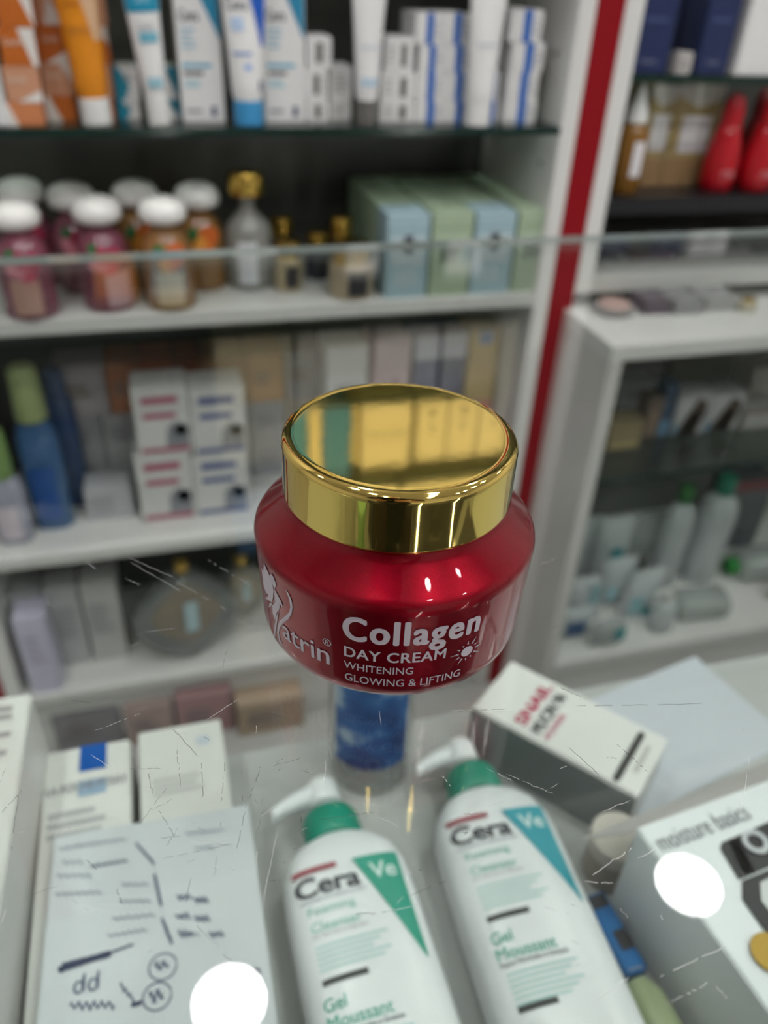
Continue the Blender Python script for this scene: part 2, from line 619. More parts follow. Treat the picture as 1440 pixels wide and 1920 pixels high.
def gold_lid_mat():
    m = bpy.data.materials.new('lid_gold')
    m.use_nodes = True
    nt = m.node_tree
    b = nt.nodes['Principled BSDF']
    b.inputs['Base Color'].default_value = (0.93, 0.68, 0.20, 1)
    b.inputs['Metallic'].default_value = 1.0
    b.inputs['Roughness'].default_value = 0.05
    tc = nt.nodes.new('ShaderNodeTexCoord')
    n = nt.nodes.new('ShaderNodeTexNoise')
    n.inputs['Scale'].default_value = 90
    n.inputs['Detail'].default_value = 2
    bp = nt.nodes.new('ShaderNodeBump')
    bp.inputs['Strength'].default_value = 0.010
    bp.inputs['Distance'].default_value = 0.002
    nt.links.new(tc.outputs['Object'], n.inputs['Vector'])
    nt.links.new(n.outputs['Fac'], bp.inputs['Height'])
    nt.links.new(bp.outputs['Normal'], b.inputs['Normal'])
    return m


lid = obj('lid', lathe('lid', LP, gold_lid_mat(), 128, smooth=60), jar)
lid['label'] = 'mirror-bright round gold lid'


def jr(z):
    return 0.0352 + (z - 0.004) * 0.0016 / 0.0275


def jar_text(s, a0, a1, z0, cap, bold, space=1.0):
    vs, fs, bb = text2d(s, bold, space)
    sx = (a1 - a0) / (bb[1] - bb[0])
    hh = text2d('H', bold)[2]
    sy = cap / (hh[3] - hh[2])
    v2 = [(a0 + (v[0] - bb[0]) * sx, z0 + (v[1] - hh[2]) * sy, v[2]) for v in vs]
    return obj('lettering', wrap_shape('lettering', v2, fs, PRINT, jr, 0.00013), jar)


jar_text('Collagen', -125.0, -71.4, 0.0204, 0.0078, 0.042, 1.14)
jar_text('DAY CREAM', -124.5, -85.0, 0.0145, 0.0034, 0.022, 1.06)
jar_text('WHITENING', -124.6, -97.4, 0.01035, 0.0024, 0.004)
jar_text('GLOWING & LIFTING', -124.2, -76.9, 0.0060, 0.0025, 0.004)
jar_text('atrin', -156.1, -130.7, 0.0094, 0.0064, 0.010)
jar_text('R', -132.4, -130.9, 0.0164, 0.0013, 0.004)


def jar_poly(nm, pts):
    bm = bmesh.new()
    bm.faces.new([bm.verts.new((p[0], p[1], 0)) for p in pts])
    bmesh.ops.triangulate(bm, faces=bm.faces[:])
    bm.verts.index_update()
    v2 = [(v.co.x, v.co.y) for v in bm.verts]
    fs = [tuple(v.index for v in f.verts) for f in bm.faces]
    bm.free()
    return obj(nm, wrap_shape(nm, v2, fs, PRINT, jr, 0.00012), jar)


mm = lambda L: [(a, z / 1000) for a, z in L]
jar_poly('emblem_wing', mm([(-166.6, 28.86), (-165.0, 28.06), (-162.7, 27.06), (-160.6, 25.36), (-160.1, 23.08), (-161.4, 19.92), (-163.6, 17.46), (-166.4, 16.73), (-172.1, 14.56), (-167.0, 17.71), (-166.2, 18.87), (-169.2, 17.84), (-171.9, 19.06), (-171.5, 22.25), (-171.3, 25.09), (-169.4, 24.86)]))
jar_poly('emblem_torso', mm([(-162.2, 27.0), (-160.5, 28.28), (-158.8, 28.0), (-157.7, 26.86), (-157.6, 25.7), (-158.8, 24.51), (-159.0, 23.79), (-157.3, 23.11), (-154.9, 21.87), (-154.1, 20.64), (-154.6, 20.07), (-156.3, 20.6), (-156.4, 19.28), (-157.4, 17.7), (-159.4, 16.03), (-162.1, 12.0), (-163.7, 13.56), (-163.4, 16.37), (-161.1, 18.12), (-159.7, 19.44), (-159.8, 21.4), (-159.3, 23.77), (-160.6, 25.33)]))
jar_poly('emblem_wing_tip', mm([(-165.6, 16.26), (-163.0, 17.41), (-164.5, 15.7), (-168.2, 13.25), (-166.8, 14.89)]))
jar_poly('emblem_leg', mm([(-158.2, 16.58), (-159.6, 13.39), (-163.1, 7.08), (-164.3, 4.9), (-166.0, 4.27), (-163.3, 9.27), (-160.3, 14.34)]))
jar_poly('emblem_arc', mm([(-150.9, 27.35), (-149.2, 26.81), (-147.9, 25.09), (-147.6, 23.09), (-148.5, 20.63), (-150.7, 17.93), (-155.2, 14.36), (-158.0, 11.45), (-159.8, 8.78), (-159.6, 6.58), (-157.8, 5.12), (-160.2, 5.35), (-161.1, 7.87), (-160.3, 10.8), (-157.7, 13.86), (-153.3, 17.46), (-150.1, 20.35), (-149.0, 22.53), (-149.2, 24.75), (-150.0, 26.27)]))
DEG = 0.036 * PI / 180          # metres of arc per degree
ring = []
for rr in (0.00118, 0.00098):
    ring.append([(-131.65 + rr * math.cos(2 * PI * i / 28) / DEG, 0.01705 + rr * math.sin(2 * PI * i / 28)) for i in range(28)])
obj('registered_ring', wrap_shape('registered_ring', ring[0] + ring[1], [(i, (i + 1) % 28, 28 + (i + 1) % 28, 28 + i) for i in range(28)], PRINT, jr, 0.00012), jar)
sc_, sz_ = -75.3, 0.0143
jar_poly('sun_disc', [(sc_ + 0.0017 * math.cos(2 * PI * i / 24) / DEG, sz_ + 0.0017 * math.sin(2 * PI * i / 24)) for i in range(24)])
for k, (a, r1) in enumerate(zip([5, 32, 62, 92, 122, 152, 182, 212, 240, 270, 300, 332], [4.6, 3.7, 4.9, 3.7, 3.0, 3.6, 4.8, 3.7, 4.6, 3.4, 3.3, 4.7])):
    a = math.radians(a)
    c, s = math.cos(a), math.sin(a)
    r0, r1, w = 0.0024, r1 / 1000, 0.00026
    P2 = [(r0 * c - w * s, r0 * s + w * c), (r0 * c + w * s, r0 * s - w * c), (r1 * c, r1 * s)]
    jar_poly('sun_ray', [(sc_ + x / DEG, sz_ + y) for x, y in P2])

# ------------------------------------------------------------------ scratches on the counter glass
def scratch_mesh(n, m, nm, seed, w0, w1):
    rnd = random.Random(seed)
    vs, fs = [], []
    for i in range(n):
        if rnd.random() < 0.30:
            cx, cy = rnd.gauss(0.02, 0.015), rnd.gauss(0.10, 0.014)
        else:
            cx, cy = rnd.uniform(-0.09, 0.22), rnd.uniform(0.035, 0.27)
        L = rnd.choice([0.001, 0.002, 0.002, 0.003, 0.004, 0.006, 0.009]) * rnd.uniform(0.6, 1.2)
        a = rnd.choice([rnd.uniform(0, PI), 0.15, 0.3, -0.7, 1.3])
        bend = rnd.gauss(0, 0.15)
        pts = []
        k = 7
        for j in range(k):
            t = j / (k - 1) - 0.5
            aa = a + bend * t
            pts.append((cx + math.cos(aa) * L * t + rnd.gauss(0, 0.00008), cy + math.sin(aa) * L * t + rnd.gauss(0, 0.00008)))
        v, f = ribbon(pts, rnd.uniform(w0, w1))
        b = len(vs)
        f = [q for q in f if rnd.random() > 0.22]
        vs += [(x - counter.location.x, y - counter.location.y, GT + 0.00003) for x, y in v]
        fs += [tuple(q + b for q in g) for g in f]
    return stuff(obj(nm, new_mesh(nm, vs, fs, m), counter))


scratch_mesh(90, glass_mat('scratch_light', (0.8, 0.8, 0.8), 1, 0.3, 'f2f2f2', 0.40), 'light_scratches', 3, 0.00006, 0.00014)
scratch_mesh(80, glass_mat('scratch_dark', (0.6, 0.6, 0.6), 0.3, 0.3, '4a4a4c', 0.45), 'dark_scratches', 11, 0.00006, 0.00013)


def marked_scratches(nm, segs, m, w, seed):
    """the longer scratches, each where it lies on the glass"""
    rn = random.Random(seed)
    vs, fs = [], []
    for (x0, y0, x1, y1) in segs:
        a, b_ = at(x0, y0, Z=GT), at(x1, y1, Z=GT)
        k = 14
        pts = [(a.x + (b_.x - a.x) * j / k + rn.gauss(0, 0.00010), a.y + (b_.y - a.y) * j / k + rn.gauss(0, 0.00010)) for j in range(k + 1)]
        v, f = ribbon(pts, w * rn.uniform(0.7, 1.2))
        f = [q for q in f if rn.random() > 0.18]
        b = len(vs)
        vs += [(x - counter.location.x, y - counter.location.y, GT + 0.00004) for x, y in v]
        fs += [tuple(q + b for q in g) for g in f]
    return stuff(obj(nm, new_mesh(nm, vs, fs, m), counter))


c3 = lambda L: [(a / 2.88, 1280 + b / 2.88, c / 2.88, 1280 + d / 2.88) for a, b, c, d in L]
c4 = lambda L: [(460 + a / 2.88, 1280 + b / 2.88, 460 + c / 2.88, 1280 + d / 2.88) for a, b, c, d in L]
c5 = lambda L: [(760 + a / 2.118, 1220 + b / 2.118, 760 + c / 2.118, 1220 + d / 2.118) for a, b, c, d in L]
c6 = lambda L: [(900 + a / 2.667, 1480 + b / 2.667, 900 + c / 2.667, 1480 + d / 2.667) for a, b, c, d in L]
dark_segs = c3([(930, 245, 1090, 420), (955, 360, 975, 560), (1100, 290, 1130, 310), (800, 490, 825, 600), (740, 780, 900, 570), (690, 468, 870, 463), (1330, 660, 1280, 900), (1410, 450, 1340, 640), (880, 950, 1260, 870),
                (1170, 930, 1160, 1050), (1060, 1310, 1320, 1580), (460, 955, 525, 1010), (100, 600, 60, 905), (900, 880, 960, 790), (860, 690, 940, 830), (630, 1110, 655, 1190), (380, 95, 490, 110), (0, 710, 120, 580), (1090, 420, 1095, 640), (1215, 430, 1190, 650), (820, 690, 930, 630), (870, 840, 975, 830)])
dark_segs += c5([(190, 240, 400, 232), (680, 220, 1180, 212), (650, 385, 770, 495), (800, 425, 840, 427), (600, 140, 715, 190), (840, 370, 960, 480)]) + c6([(895, 480, 1165, 615), (950, 440, 1085, 435)]) + c4([(400, 740, 700, 700), (1170, 710, 1310, 708), (1170, 810, 1330, 812), (590, 1252, 790, 1235), (150, 450, 305, 408)])
light_segs = [(240, 1045, 330, 1085), (245, 1055, 345, 1112), (330, 1090, 480, 1175), (235, 1085, 262, 1096), (250, 1188, 330, 1178), (440, 1172, 520, 1172), (232, 1215, 262, 1206), (390, 1050, 470, 1098), (160, 1052, 180, 1068), (390, 1348, 445, 1312), (170, 1415, 228, 1452), (180, 1370, 270, 1335)]
light_segs += c4([(90, 1210, 170, 820), (790, 1235, 940, 1195), (1300, 460, 1440, 530), (820, 1190, 850, 1155), (1110, 150, 1440, 155), (1060, 500, 1110, 560)]) + c5([(400, 490, 590, 570), (1330, 660, 1370, 400)]) + c6([(890, 940, 1230, 785), (920, 1080, 1140, 970), (560, 430, 775, 285), (1180, 990, 1240, 1045), (590, 1055, 745, 940), (520, 462, 665, 470), (700, 600, 745, 640), (895, 605, 915, 660)])
marked_scratches('dark_scratches', dark_segs, _mats['scratch_dark'], 0.00013, 5)
marked_scratches('light_scratches', light_segs, _mats['scratch_light'], 0.00013, 6)

# ------------------------------------------------------------------ things lying inside the counter
TEAL = mat('2f9f88', 0.35)
TEALCAP = mat('119078', 0.35, var=0.05)
AQUA = mat('2f9fb0', 0.35)
GREY_T = mat('55585f', 0.5)
MINT = mat('8fcabd', 0.5)
MAROON = mat('a04a55', 0.5)
PLASTIC = mat('eef0f2', 0.28, var=0.015)


def superellipse(a, b, n, z, p=3.2):
    out = []
    for i in range(n):
        t = 2 * PI * i / n
        c, s = math.cos(t), math.sin(t)
        out.append((math.copysign(abs(c) ** (2 / p), c) * a, math.copysign(abs(s) ** (2 / p), s) * b, z))
    return out


def pump_bottle(label, x, y, rz, tri, w=0.064, d=0.040, hb=0.150):
    """pump bottle built upright, then laid on its back with the label up"""
    root = thing('pump_bottle', label, 'bottle', (x, y, ZS + d / 2), (-PI / 2, 0, rz))
    a, b = w / 2, d / 2
    secs = []
    for z, k, kd in ((0, 0.90, 0.86), (0.002, 0.96, 0.94), (0.006, 1, 1), (hb - 0.034, 1, 1), (hb - 0.022, 0.97, 0.96), (hb - 0.012, 0.86, 0.86),
                     (hb - 0.005, 0.66, 0.74), (hb - 0.001, 0.45, 0.62), (hb, 0.38, 0.58)):
        secs.append(superellipse(a * k, b * kd, 48, z, 3.4 if kd > 0.7 else 2.4))
    obj('body', loft('body', secs, PLASTIC, 50), root)
    # the round collar and the pump
    obj('collar', lathe('collar', [(0.0005, hb - 0.001), (0.0150, hb - 0.001), (0.0155, hb + 0.001), (0.0152, hb + 0.012), (0.0135, hb + 0.016), (0.0090, hb + 0.018), (0.0005, hb + 0.018)], TEALCAP, 32), root)
    pm = obj('pump_head', lathe('pump_head', [(0.0045, hb + 0.016), (0.0045, hb + 0.022), (0.0085, hb + 0.023), (0.0092, hb + 0.026), (0.0088, hb + 0.036), (0.0070, hb + 0.038), (0.0005, hb + 0.038)], PLASTIC, 28), root)
    sp = []
    for t in range(9):
        u = t / 8
        xx = -0.004 - 0.025 * u
        zz = hb + 0.031 - 0.007 * u * u
        sp.append([(xx, 0.0068 * (1 - 0.35 * u) * math.cos(q * PI / 6), zz + 0.0066 * (1 - 0.4 * u) * math.sin(q * PI / 6)) for q in range(12)])
    obj('spout', loft('spout', sp, PLASTIC, 60), pm)
    fy = -b - 0.0002

    def fr(u, v, o=0.0):
        # the label bends with the front of the bottle
        xx = -a + u * w
        q = min(1, abs(xx) / a)
        yy = -b * (max(0.0, 1 - q ** 3.4)) ** (1 / 3.4)
        return (xx, yy - 0.0004 - o, v * hb)

    def quad_strip(nm, pts_l, pts_r, m, n=10, o=0.0):
        vs, fs = [], []
        rows_ = 14
        lerp = lambda p, q, t: (p[0] + (q[0] - p[0]) * t, p[1] + (q[1] - p[1]) * t)
        pts_l = [lerp(pts_l[0], pts_l[1], j / rows_) for j in range(rows_ + 1)]
        pts_r = [lerp(pts_r[0], pts_r[1], j / rows_) for j in range(rows_ + 1)]
        k = len(pts_l)
        for (l, r_) in zip(pts_l, pts_r):
            for i in range(n + 1):
                s = i / n
                vs.append(fr(l[0] + (r_[0] - l[0]) * s, l[1] + (r_[1] - l[1]) * s, o))
        for j in range(k - 1):
            for i in range(n):
                fs.append((j * (n + 1) + i, j * (n + 1) + i + 1, (j + 1) * (n + 1) + i + 1, (j + 1) * (n + 1) + i))
        return obj(nm, new_mesh(nm, vs, fs, m, 60), root)

    quad_strip('corner_triangle', [(0.545, 0.850), (0.885, 0.50)], [(0.90, 0.850), (0.90, 0.50)], tri)
    quad_strip('red_banner', [(0.08, 0.836), (0.08, 0.854)], [(0.42, 0.836), (0.42, 0.854)], MAROON)

    def txt(s, u, v, tw, th, m, bold=0.0):
        obj('lettering', text_mesh('lettering', s, u, v, tw, th, m, bold, lambda p, q: fr(p, q, 0.0003)), root)

    txt('Cera', 0.08, 0.757, 0.49, 0.066, mat('3c4048', 0.5), 0.03)
    txt('Ve', 0.655, 0.765, 0.20, 0.055, mat('dff2ee', 0.5), 0.02)
    txt('DEVELOPED WITH DERMATOLOGISTS', 0.10, 0.738, 0.50, 0.011, mat('8f8fa0', 0.5))
    txt('Foaming', 0.14, 0.690, 0.35, 0.034, MINT)
    txt('Cleanser', 0.14, 0.645, 0.37, 0.030, MINT)
    txt('For Normal to Oily Skin', 0.14, 0.625, 0.40, 0.012, mat('8b7f8c', 0.5))
    quad_strip('badge_bar', [(0.14, 0.490), (0.14, 0.508)], [(0.46, 0.490), (0.46, 0.508)], mat('3a3d3d', 0.5))
    txt('Gel', 0.12, 0.420, 0.15, 0.036, mat('57b49f', 0.5), 0.006)
    txt('Moussant', 0.12, 0.372, 0.44, 0.036, mat('57b49f', 0.5), 0.006)
    txt('Peaux Normales a Grasses', 0.12, 0.352, 0.50, 0.015, mat('4e5a60', 0.5), 0.006)
    quad_strip('badge_bar', [(0.14, 0.225), (0.14, 0.243)], [(0.42, 0.225), (0.42, 0.243)], mat('3a3d3d', 0.5))
    pale = mat('b7d9d6', 0.5)
    for v0, n in ((0.60, 5), (0.33, 6)):
        for i in range(n):
            v = v0 - i * 0.0165
            quad_strip('small_print', [(0.14, v - 0.0035), (0.14, v + 0.0035)], [(0.14 + 0.52 - 0.06 * (i % 3), v - 0.0035), (0.14 + 0.52 - 0.06 * (i % 3), v + 0.0035)], pale, 6)
    return root


b1 = pump_bottle('white pump bottle with green triangle, lying nearer the handwritten paper', 0.0573, 0.0905, math.radians(0.5), TEAL)
b2 = pump_bottle('white pump bottle with aqua blue triangle, lying nearer the moisture basics box', 0.1335, 0.0985, math.radians(-2.0), AQUA)

# moisture basics carton
mrz = math.radians(6)
mw, md, mh = 0.125, 0.115, 0.068
mc = Vector((0.1895, 0.1843, 0)) + Matrix.Rotation(mrz, 3, 'Z') @ Vector((mw / 2, -md / 2, 0))
BLK = mat('1d1c22', 0.35)
SILV = mat('c9cbd0', 0.3, 0.4)
mb = carton('moisture_box', 'large white carton printed moisture basics with a black bottle picture', 'carton', mc.x, mc.y, ZS, mw, md, mh, mat('eef2f4', 0.3, var=0.02), [
    ('text', 'T', 'moisture basics', 0.030, 0.868, 0.42, 0.078, mat('7d8086', 0.5)),
    ('poly', 'T', [(0.240, 0.800), (0.262, 0.822), (0.52, 0.832), (0.52, 0.672), (0.219, 0.668)], BLK, 'picture_cap'),
    ('poly', 'T', [(0.288, 0.8145), (0.335, 0.8165), (0.300, 0.6705), (0.252, 0.6695)], SILV, 'picture_highlight'),
    ('poly', 'T', [(0.228, 0.662), (0.178, 0.60), (0.172, 0.50), (0.172, 0.12), (0.60, 0.12), (0.60, 0.66)], BLK, 'picture_bottle'),
], rz=mrz)
md_ = lathe('picture_button', [(0.0038, mh + 0.0005), (0.0062, mh + 0.0005), (0.0062, mh + 0.0011), (0.0038, mh + 0.0011)], SILV, 28, cap=False)
obj('picture_button', md_, mb, (mw * -0.115, md * 0.275, 0.0004))
decal(mb, mw, md, mh + 0.0004, ('poly', 'T', [(0.285, 0.63), (0.240, 0.57), (0.236, 0.15), (0.56, 0.15), (0.56, 0.64)], mat('d9dadb', 0.5), 'picture_label'))
obj('gold_seal', lathe('gold_seal', [(0.0005, mh + 0.0005), (0.0085, mh + 0.0005), (0.0085, mh + 0.0011), (0.0005, mh + 0.0011)], mat('a8862f', 0.35, 0.5), 28), mb, (mw * -0.365, -md * 0.10, 0.0008))
# the open back flap of that carton, folded out and down behind it
flap = new_mesh('back_flap', [(-mw / 2 - 0.006, md / 2, mh - 0.001), (mw / 2, md / 2, mh - 0.001), (mw / 2 - 0.004, md / 2 + 0.018, mh - 0.016), (-mw / 2 - 0.022, md / 2 + 0.010, mh - 0.012),
                              (-mw / 2 - 0.006, md / 2, mh - 0.0022), (mw / 2, md / 2, mh - 0.0022), (mw / 2 - 0.004, md / 2 + 0.018, mh - 0.0172), (-mw / 2 - 0.022, md / 2 + 0.010, mh - 0.0132)],
                [(0, 1, 2, 3), (7, 6, 5, 4), (0, 4, 5, 1), (1, 5, 6, 2), (2, 6, 7, 3), (3, 7, 4, 0)], mat('c9c5c2', 0.5))
obj('back_flap', flap, mb)

# serum carton with the rotated SNAIL lettering
sa = math.radians(-50.9)
sw, sl, sh = 0.1015, 0.0496, 0.040
p0 = Vector((0.1500, 0.2935, 0))
sc = p0 + Matrix.Rotation(sa, 3, 'Z') @ Vector((sw / 2, sl / 2, 0))
snail = carton('serum_carton', 'white serum carton with red SNAIL lettering, lying slanted behind the aqua bottle', 'carton', sc.x, sc.y, ZS + 0.0014, sw, sl, sh, mat('ecebe8', 0.35, var=0.02), [
    ('rect', 'F', 0.0, 0.0, 1.0, 1.0, mat('8a8f90', 0.4, var=0.05), 'grey_side'),
    ('poly', 'T', [(0.845, 0.10), (0.855, 0.06), (0.875, 0.06), (0.885, 0.10), (0.885, 0.86), (0.875, 0.90), (0.855, 0.90), (0.845, 0.86)], mat('3b3a38', 0.4), 'dark_bar'),
], rz=sa)


def side_text(root, s, x, y0, y1, hgt, z, m, bold):
    vs, fs, bb = text2d(s, bold)
    k = (y1 - y0) / (bb[1] - bb[0])
    kv = hgt / (bb[3] - bb[2])
    out = [(x - (v[1] - bb[2]) * kv, y0 + (v[0] - bb[0]) * k, z + v[2]) for v in vs]
    return obj('lettering', new_mesh('lettering', out, fs, m), root)


zt = sh + 0.0006
side_text(snail, 'SNAIL', -sw / 2 + 0.0315, -0.0185, 0.0195, 0.0075, zt, mat('c0285a', 0.5), 0.03)
side_text(snail, 'MUCIN 96', -sw / 2 + 0.0415, -0.0185, 0.0175, 0.0072, zt, mat('4c4d4e', 0.5), 0.03)
side_text(snail, 'POWER', -sw / 2 + 0.0475, -0.0185, 0.0040, 0.0040, zt, mat('d06a86', 0.5), 0.01)
decal(snail, sw, sl, sh, ('rect', 'T', 0.915, 0.30, 0.945, 0.75, mat('c6c4c0', 0.5), 'grey_print'))

# clear bottle with the blue label
CLEAR = glass_mat('clear_plastic', (0.93, 0.94, 0.94), 1.0, 0.05, 'd5d8d8', 0.35)
cb = thing('clear_bottle', 'clear round bottle with blue wave label, upright behind the red jar', 'bottle', (0.0905, 0.3005, ZS))
rb = 0.0245
obj('body', lathe('body', [(0.0005, 0), (rb - 0.003, 0), (rb, 0.003), (rb, 0.125), (rb - 0.004, 0.142), (0.016, 0.154), (0.013, 0.158), (0.013, 0.170), (0.0005, 0.170)], CLEAR, 40), cb)
wave = bpy.data.materials.new('blue_wave_print')
wave.use_nodes = True
nt = wave.node_tree
tcn = nt.nodes.new('ShaderNodeTexCoord')
nn = nt.nodes.new('ShaderNodeTexNoise')
nn.inputs['Scale'].default_value = 38
nn.inputs['Detail'].default_value = 4
rp = nt.nodes.new('ShaderNodeValToRGB')
rp.color_ramp.elements[0].position = 0.38
rp.color_ramp.elements[0].color = lin('0f3f7c') + (1,)
rp.color_ramp.elements[1].position = 0.66
rp.color_ramp.elements[1].color = lin('b5c8dc') + (1,)
e_ = rp.color_ramp.elements.new(0.55)
e_.color = lin('2f6bae') + (1,)
nt.links.new(tcn.outputs['Object'], nn.inputs['Vector'])
nt.links.new(nn.outputs['Fac'], rp.inputs[0])
nt.links.new(rp.outputs[0], nt.nodes['Principled BSDF'].inputs['Base Color'])
lb = obj('label_print', patch('label_print', rb, -158, -55, 0.026, 0.118, wave, 0.0006, 16), cb)
obj('cap', lathe('cap', [(0.0005, 0.170), (0.0165, 0.170), (0.0165, 0.195), (0.015, 0.197), (0.0005, 0.197)], PLASTIC, 32), cb)

# the two flat cartons under the handwritten paper
BLUE = mat('0a58b0', 0.4)
lx0 = carton('blue_square_carton', 'white carton with a blue square at its end, half under the handwritten paper', 'carton', -0.0655, 0.2430, ZS, 0.0437, 0.150, 0.040, mat('e6e5e1', 0.4, var=0.02), [
    ('rect', 'T', 0.40, 0.885, 0.72, 1.0, BLUE, 'blue_square'),
    ('rect', 'T', 0.40, 0.78, 0.72, 0.845, mat('9fb6cf', 0.45), 'pale_blue_square'),
    ('text', 'T', 'LA ROCHE-POSAY', 0.04, 0.805, 0.92, 0.036, mat('8c8d91', 0.5), 0.01),
    ('lines', 'T', 0.08, 0.62, 0.75, 0.74, 3, mat('bbbbbd', 0.5)),
])
lx1 = carton('plain_carton', 'plain white carton beside the blue square one, half under the handwritten paper', 'carton', -0.0165, 0.2445, ZS, 0.0455, 0.154, 0.0395, mat('e4e3df', 0.4, var=0.02), [
    ('lines', 'T', 0.15, 0.70, 0.75, 0.78, 3, mat('c9c9c6', 0.5)),
    ('rect', 'T', 0.68, 0.89, 0.84, 0.93, mat('c7cfda', 0.5), 'pale_mark'),
])

# handwritten sheet
paper = thing('handwritten_paper', 'white sheet of handwritten notes in dark ink lying on two cartons', 'paper', (-0.034, 0.185, ZS + 0.0412), (0, 0, math.radians(-1)))
n = 16
vs, fs = [], []
pw, pl = 0.094, 0.150


def pz(u, v):
    return 0.0010 * math.sin(u * 5.0 + 0.6) * (0.4 + v) + 0.0012 * (1 - v) * math.cos(u * 7) + 0.0016


for t in (0, 1):
    for j in range(n + 1):
        for i in range(n + 1):
            u, v = i / n, j / n
            vs.append((-pw / 2 + pw * u, -pl / 2 + pl * v, pz(u, v) - t * 0.0003))
N = (n + 1) ** 2
for t in (0, 1):
    for j in range(n):
        for i in range(n):
            a = t * N + j * (n + 1) + i
            q = (a, a + 1, a + n + 2, a + n + 1)
            fs.append(q if t == 0 else q[::-1])
obj('sheet', new_mesh('sheet', vs, fs, mat('d6dade', 0.65, var=0.03), 60), paper)
NAVY = mat('2a3556', 0.6)
PENCIL = mat('7f8799', 0.6)


def ink(pts_uv, w, m, nm='handwriting'):
    v2, f2 = ribbon([(u * pw, v * pl) for u, v in pts_uv], w)
    return [(-pw / 2 + x, -pl / 2 + y, pz(min(1, max(0, x / pw)), min(1, max(0, y / pl))) + 0.0004) for x, y in v2], f2


def ink_obj(strokes, m, nm):
    vs, fs = [], []
    for pts, w in strokes:
        v, f = ink(pts, w, m)
        b = len(vs)
        vs += v
        fs += [tuple(q + b for q in g) for g in f]
    obj(nm, new_mesh(nm, vs, fs, m), paper)


rnd = random.Random(5)


def squiggle(u0, v0, u1, v1, amp, waves):
    k = waves * 6
    return [(u0 + (u1 - u0) * i / k + amp * 0.5 * math.sin(i * 2.1), v0 + (v1 - v0) * i / k + amp * math.sin(i * 1.05) * rnd.uniform(0.4, 1)) for i in range(k + 1)]


st = []
for u0, v0, u1, v1 in ((0.03, 0.955, 0.36, 0.945), (0.05, 0.905, 0.16, 0.89), (0.03, 0.862, 0.20, 0.838), (0.19, 0.872, 0.37, 0.868), (0.03, 0.80, 0.25, 0.776), (0.34, 0.79, 0.47, 0.775),
                       (0.33, 0.735, 0.48, 0.72), (0.30, 0.685, 0.50, 0.672), (0.28, 0.635, 0.46, 0.632), (0.66, 0.93, 0.86, 0.92), (0.70, 0.87, 0.80, 0.862), (0.60, 0.60, 0.70, 0.585)):
    st.append((squiggle(u0, v0, u1, v1, 0.009, max(3, int((u1 - u0) * 34))), 0.0006))
ink_obj(st, PENCIL, 'pencil_lines')
st = [(squiggle(0.41, 0.925, 0.50, 0.84, 0.008, 5), 0.0010), (squiggle(0.50, 0.80, 0.525, 0.70, 0.010, 6), 0.0013), (squiggle(0.53, 0.655, 0.57, 0.575, 0.010, 6), 0.0012), (squiggle(0.19, 0.868, 0.37, 0.868, 0.006, 6), 0.0007)]
for u, v in ((0.60, 0.716), (0.68, 0.695), (0.59, 0.655), (0.68, 0.635), (0.60, 0.60), (0.74, 0.578)):
    st.append((squiggle(u, v, u + 0.07, v - 0.008, 0.015, 3), 0.0009))
for cx, cy, rr in ((0.526, 0.515, 0.062), (0.498, 0.437, 0.062)):   # ringed numbers
    st.append(([(cx + rr * math.cos(t * 0.4), cy + rr * 0.60 * math.sin(t * 0.4)) for t in range(17)], 0.0007))
    st.append((squiggle(cx - 0.035, cy, cx + 0.025, cy + 0.006, 0.022, 2), 0.0010))
for u in (0.165, 0.225):
    st.append(([(u + 0.018 * math.cos(t * 0.5 + 1.2), 0.505 + 0.016 * math.sin(t * 0.5 + 1.2)) for t in range(13)] + [(u + 0.022, 0.54), (u + 0.024, 0.49)], 0.0010))
st += [(squiggle(0.13, 0.460, 0.32, 0.438, 0.016, 6), 0.0008), (squiggle(0.34, 0.49, 0.40, 0.44, 0.012, 3), 0.0008)]
ink_obj(st, mat('4c5674', 0.6), 'handwriting')
st = [(squiggle(0.075, 0.565, 0.30, 0.584, 0.007, 9), 0.0026), (squiggle(0.09, 0.574, 0.29, 0.580, 0.005, 9), 0.0026), (squiggle(0.30, 0.585, 0.40, 0.597, 0.002, 3), 0.0010),
      (squiggle(0.65, 0.41, 0.90, 0.432, 0.007, 8), 0.0022), (squiggle(0.82, 0.425, 0.945, 0.44, 0.008, 6), 0.0034), (squiggle(0.395, 0.428, 0.425, 0.43, 0.004, 3), 0.0026)]
ink_obj(st, NAVY, 'crossed_out_words')

# tall white carton at the left frame edge
carton('tall_carton', 'tall white carton with grey printed lines at the left frame edge', 'carton', -0.1345, 0.2240, ZS, 0.090, 0.200, 0.082, mat('e8e7e3', 0.35, var=0.02), [
    ('lines', 'T', 0.30, 0.80, 0.93, 0.97, 6, mat('a6a6a6', 0.5)),
    ('lines', 'T', 0.30, 0.40, 0.80, 0.60, 5, mat('bcbcbc', 0.5)),
], rz=math.radians(-1.5))
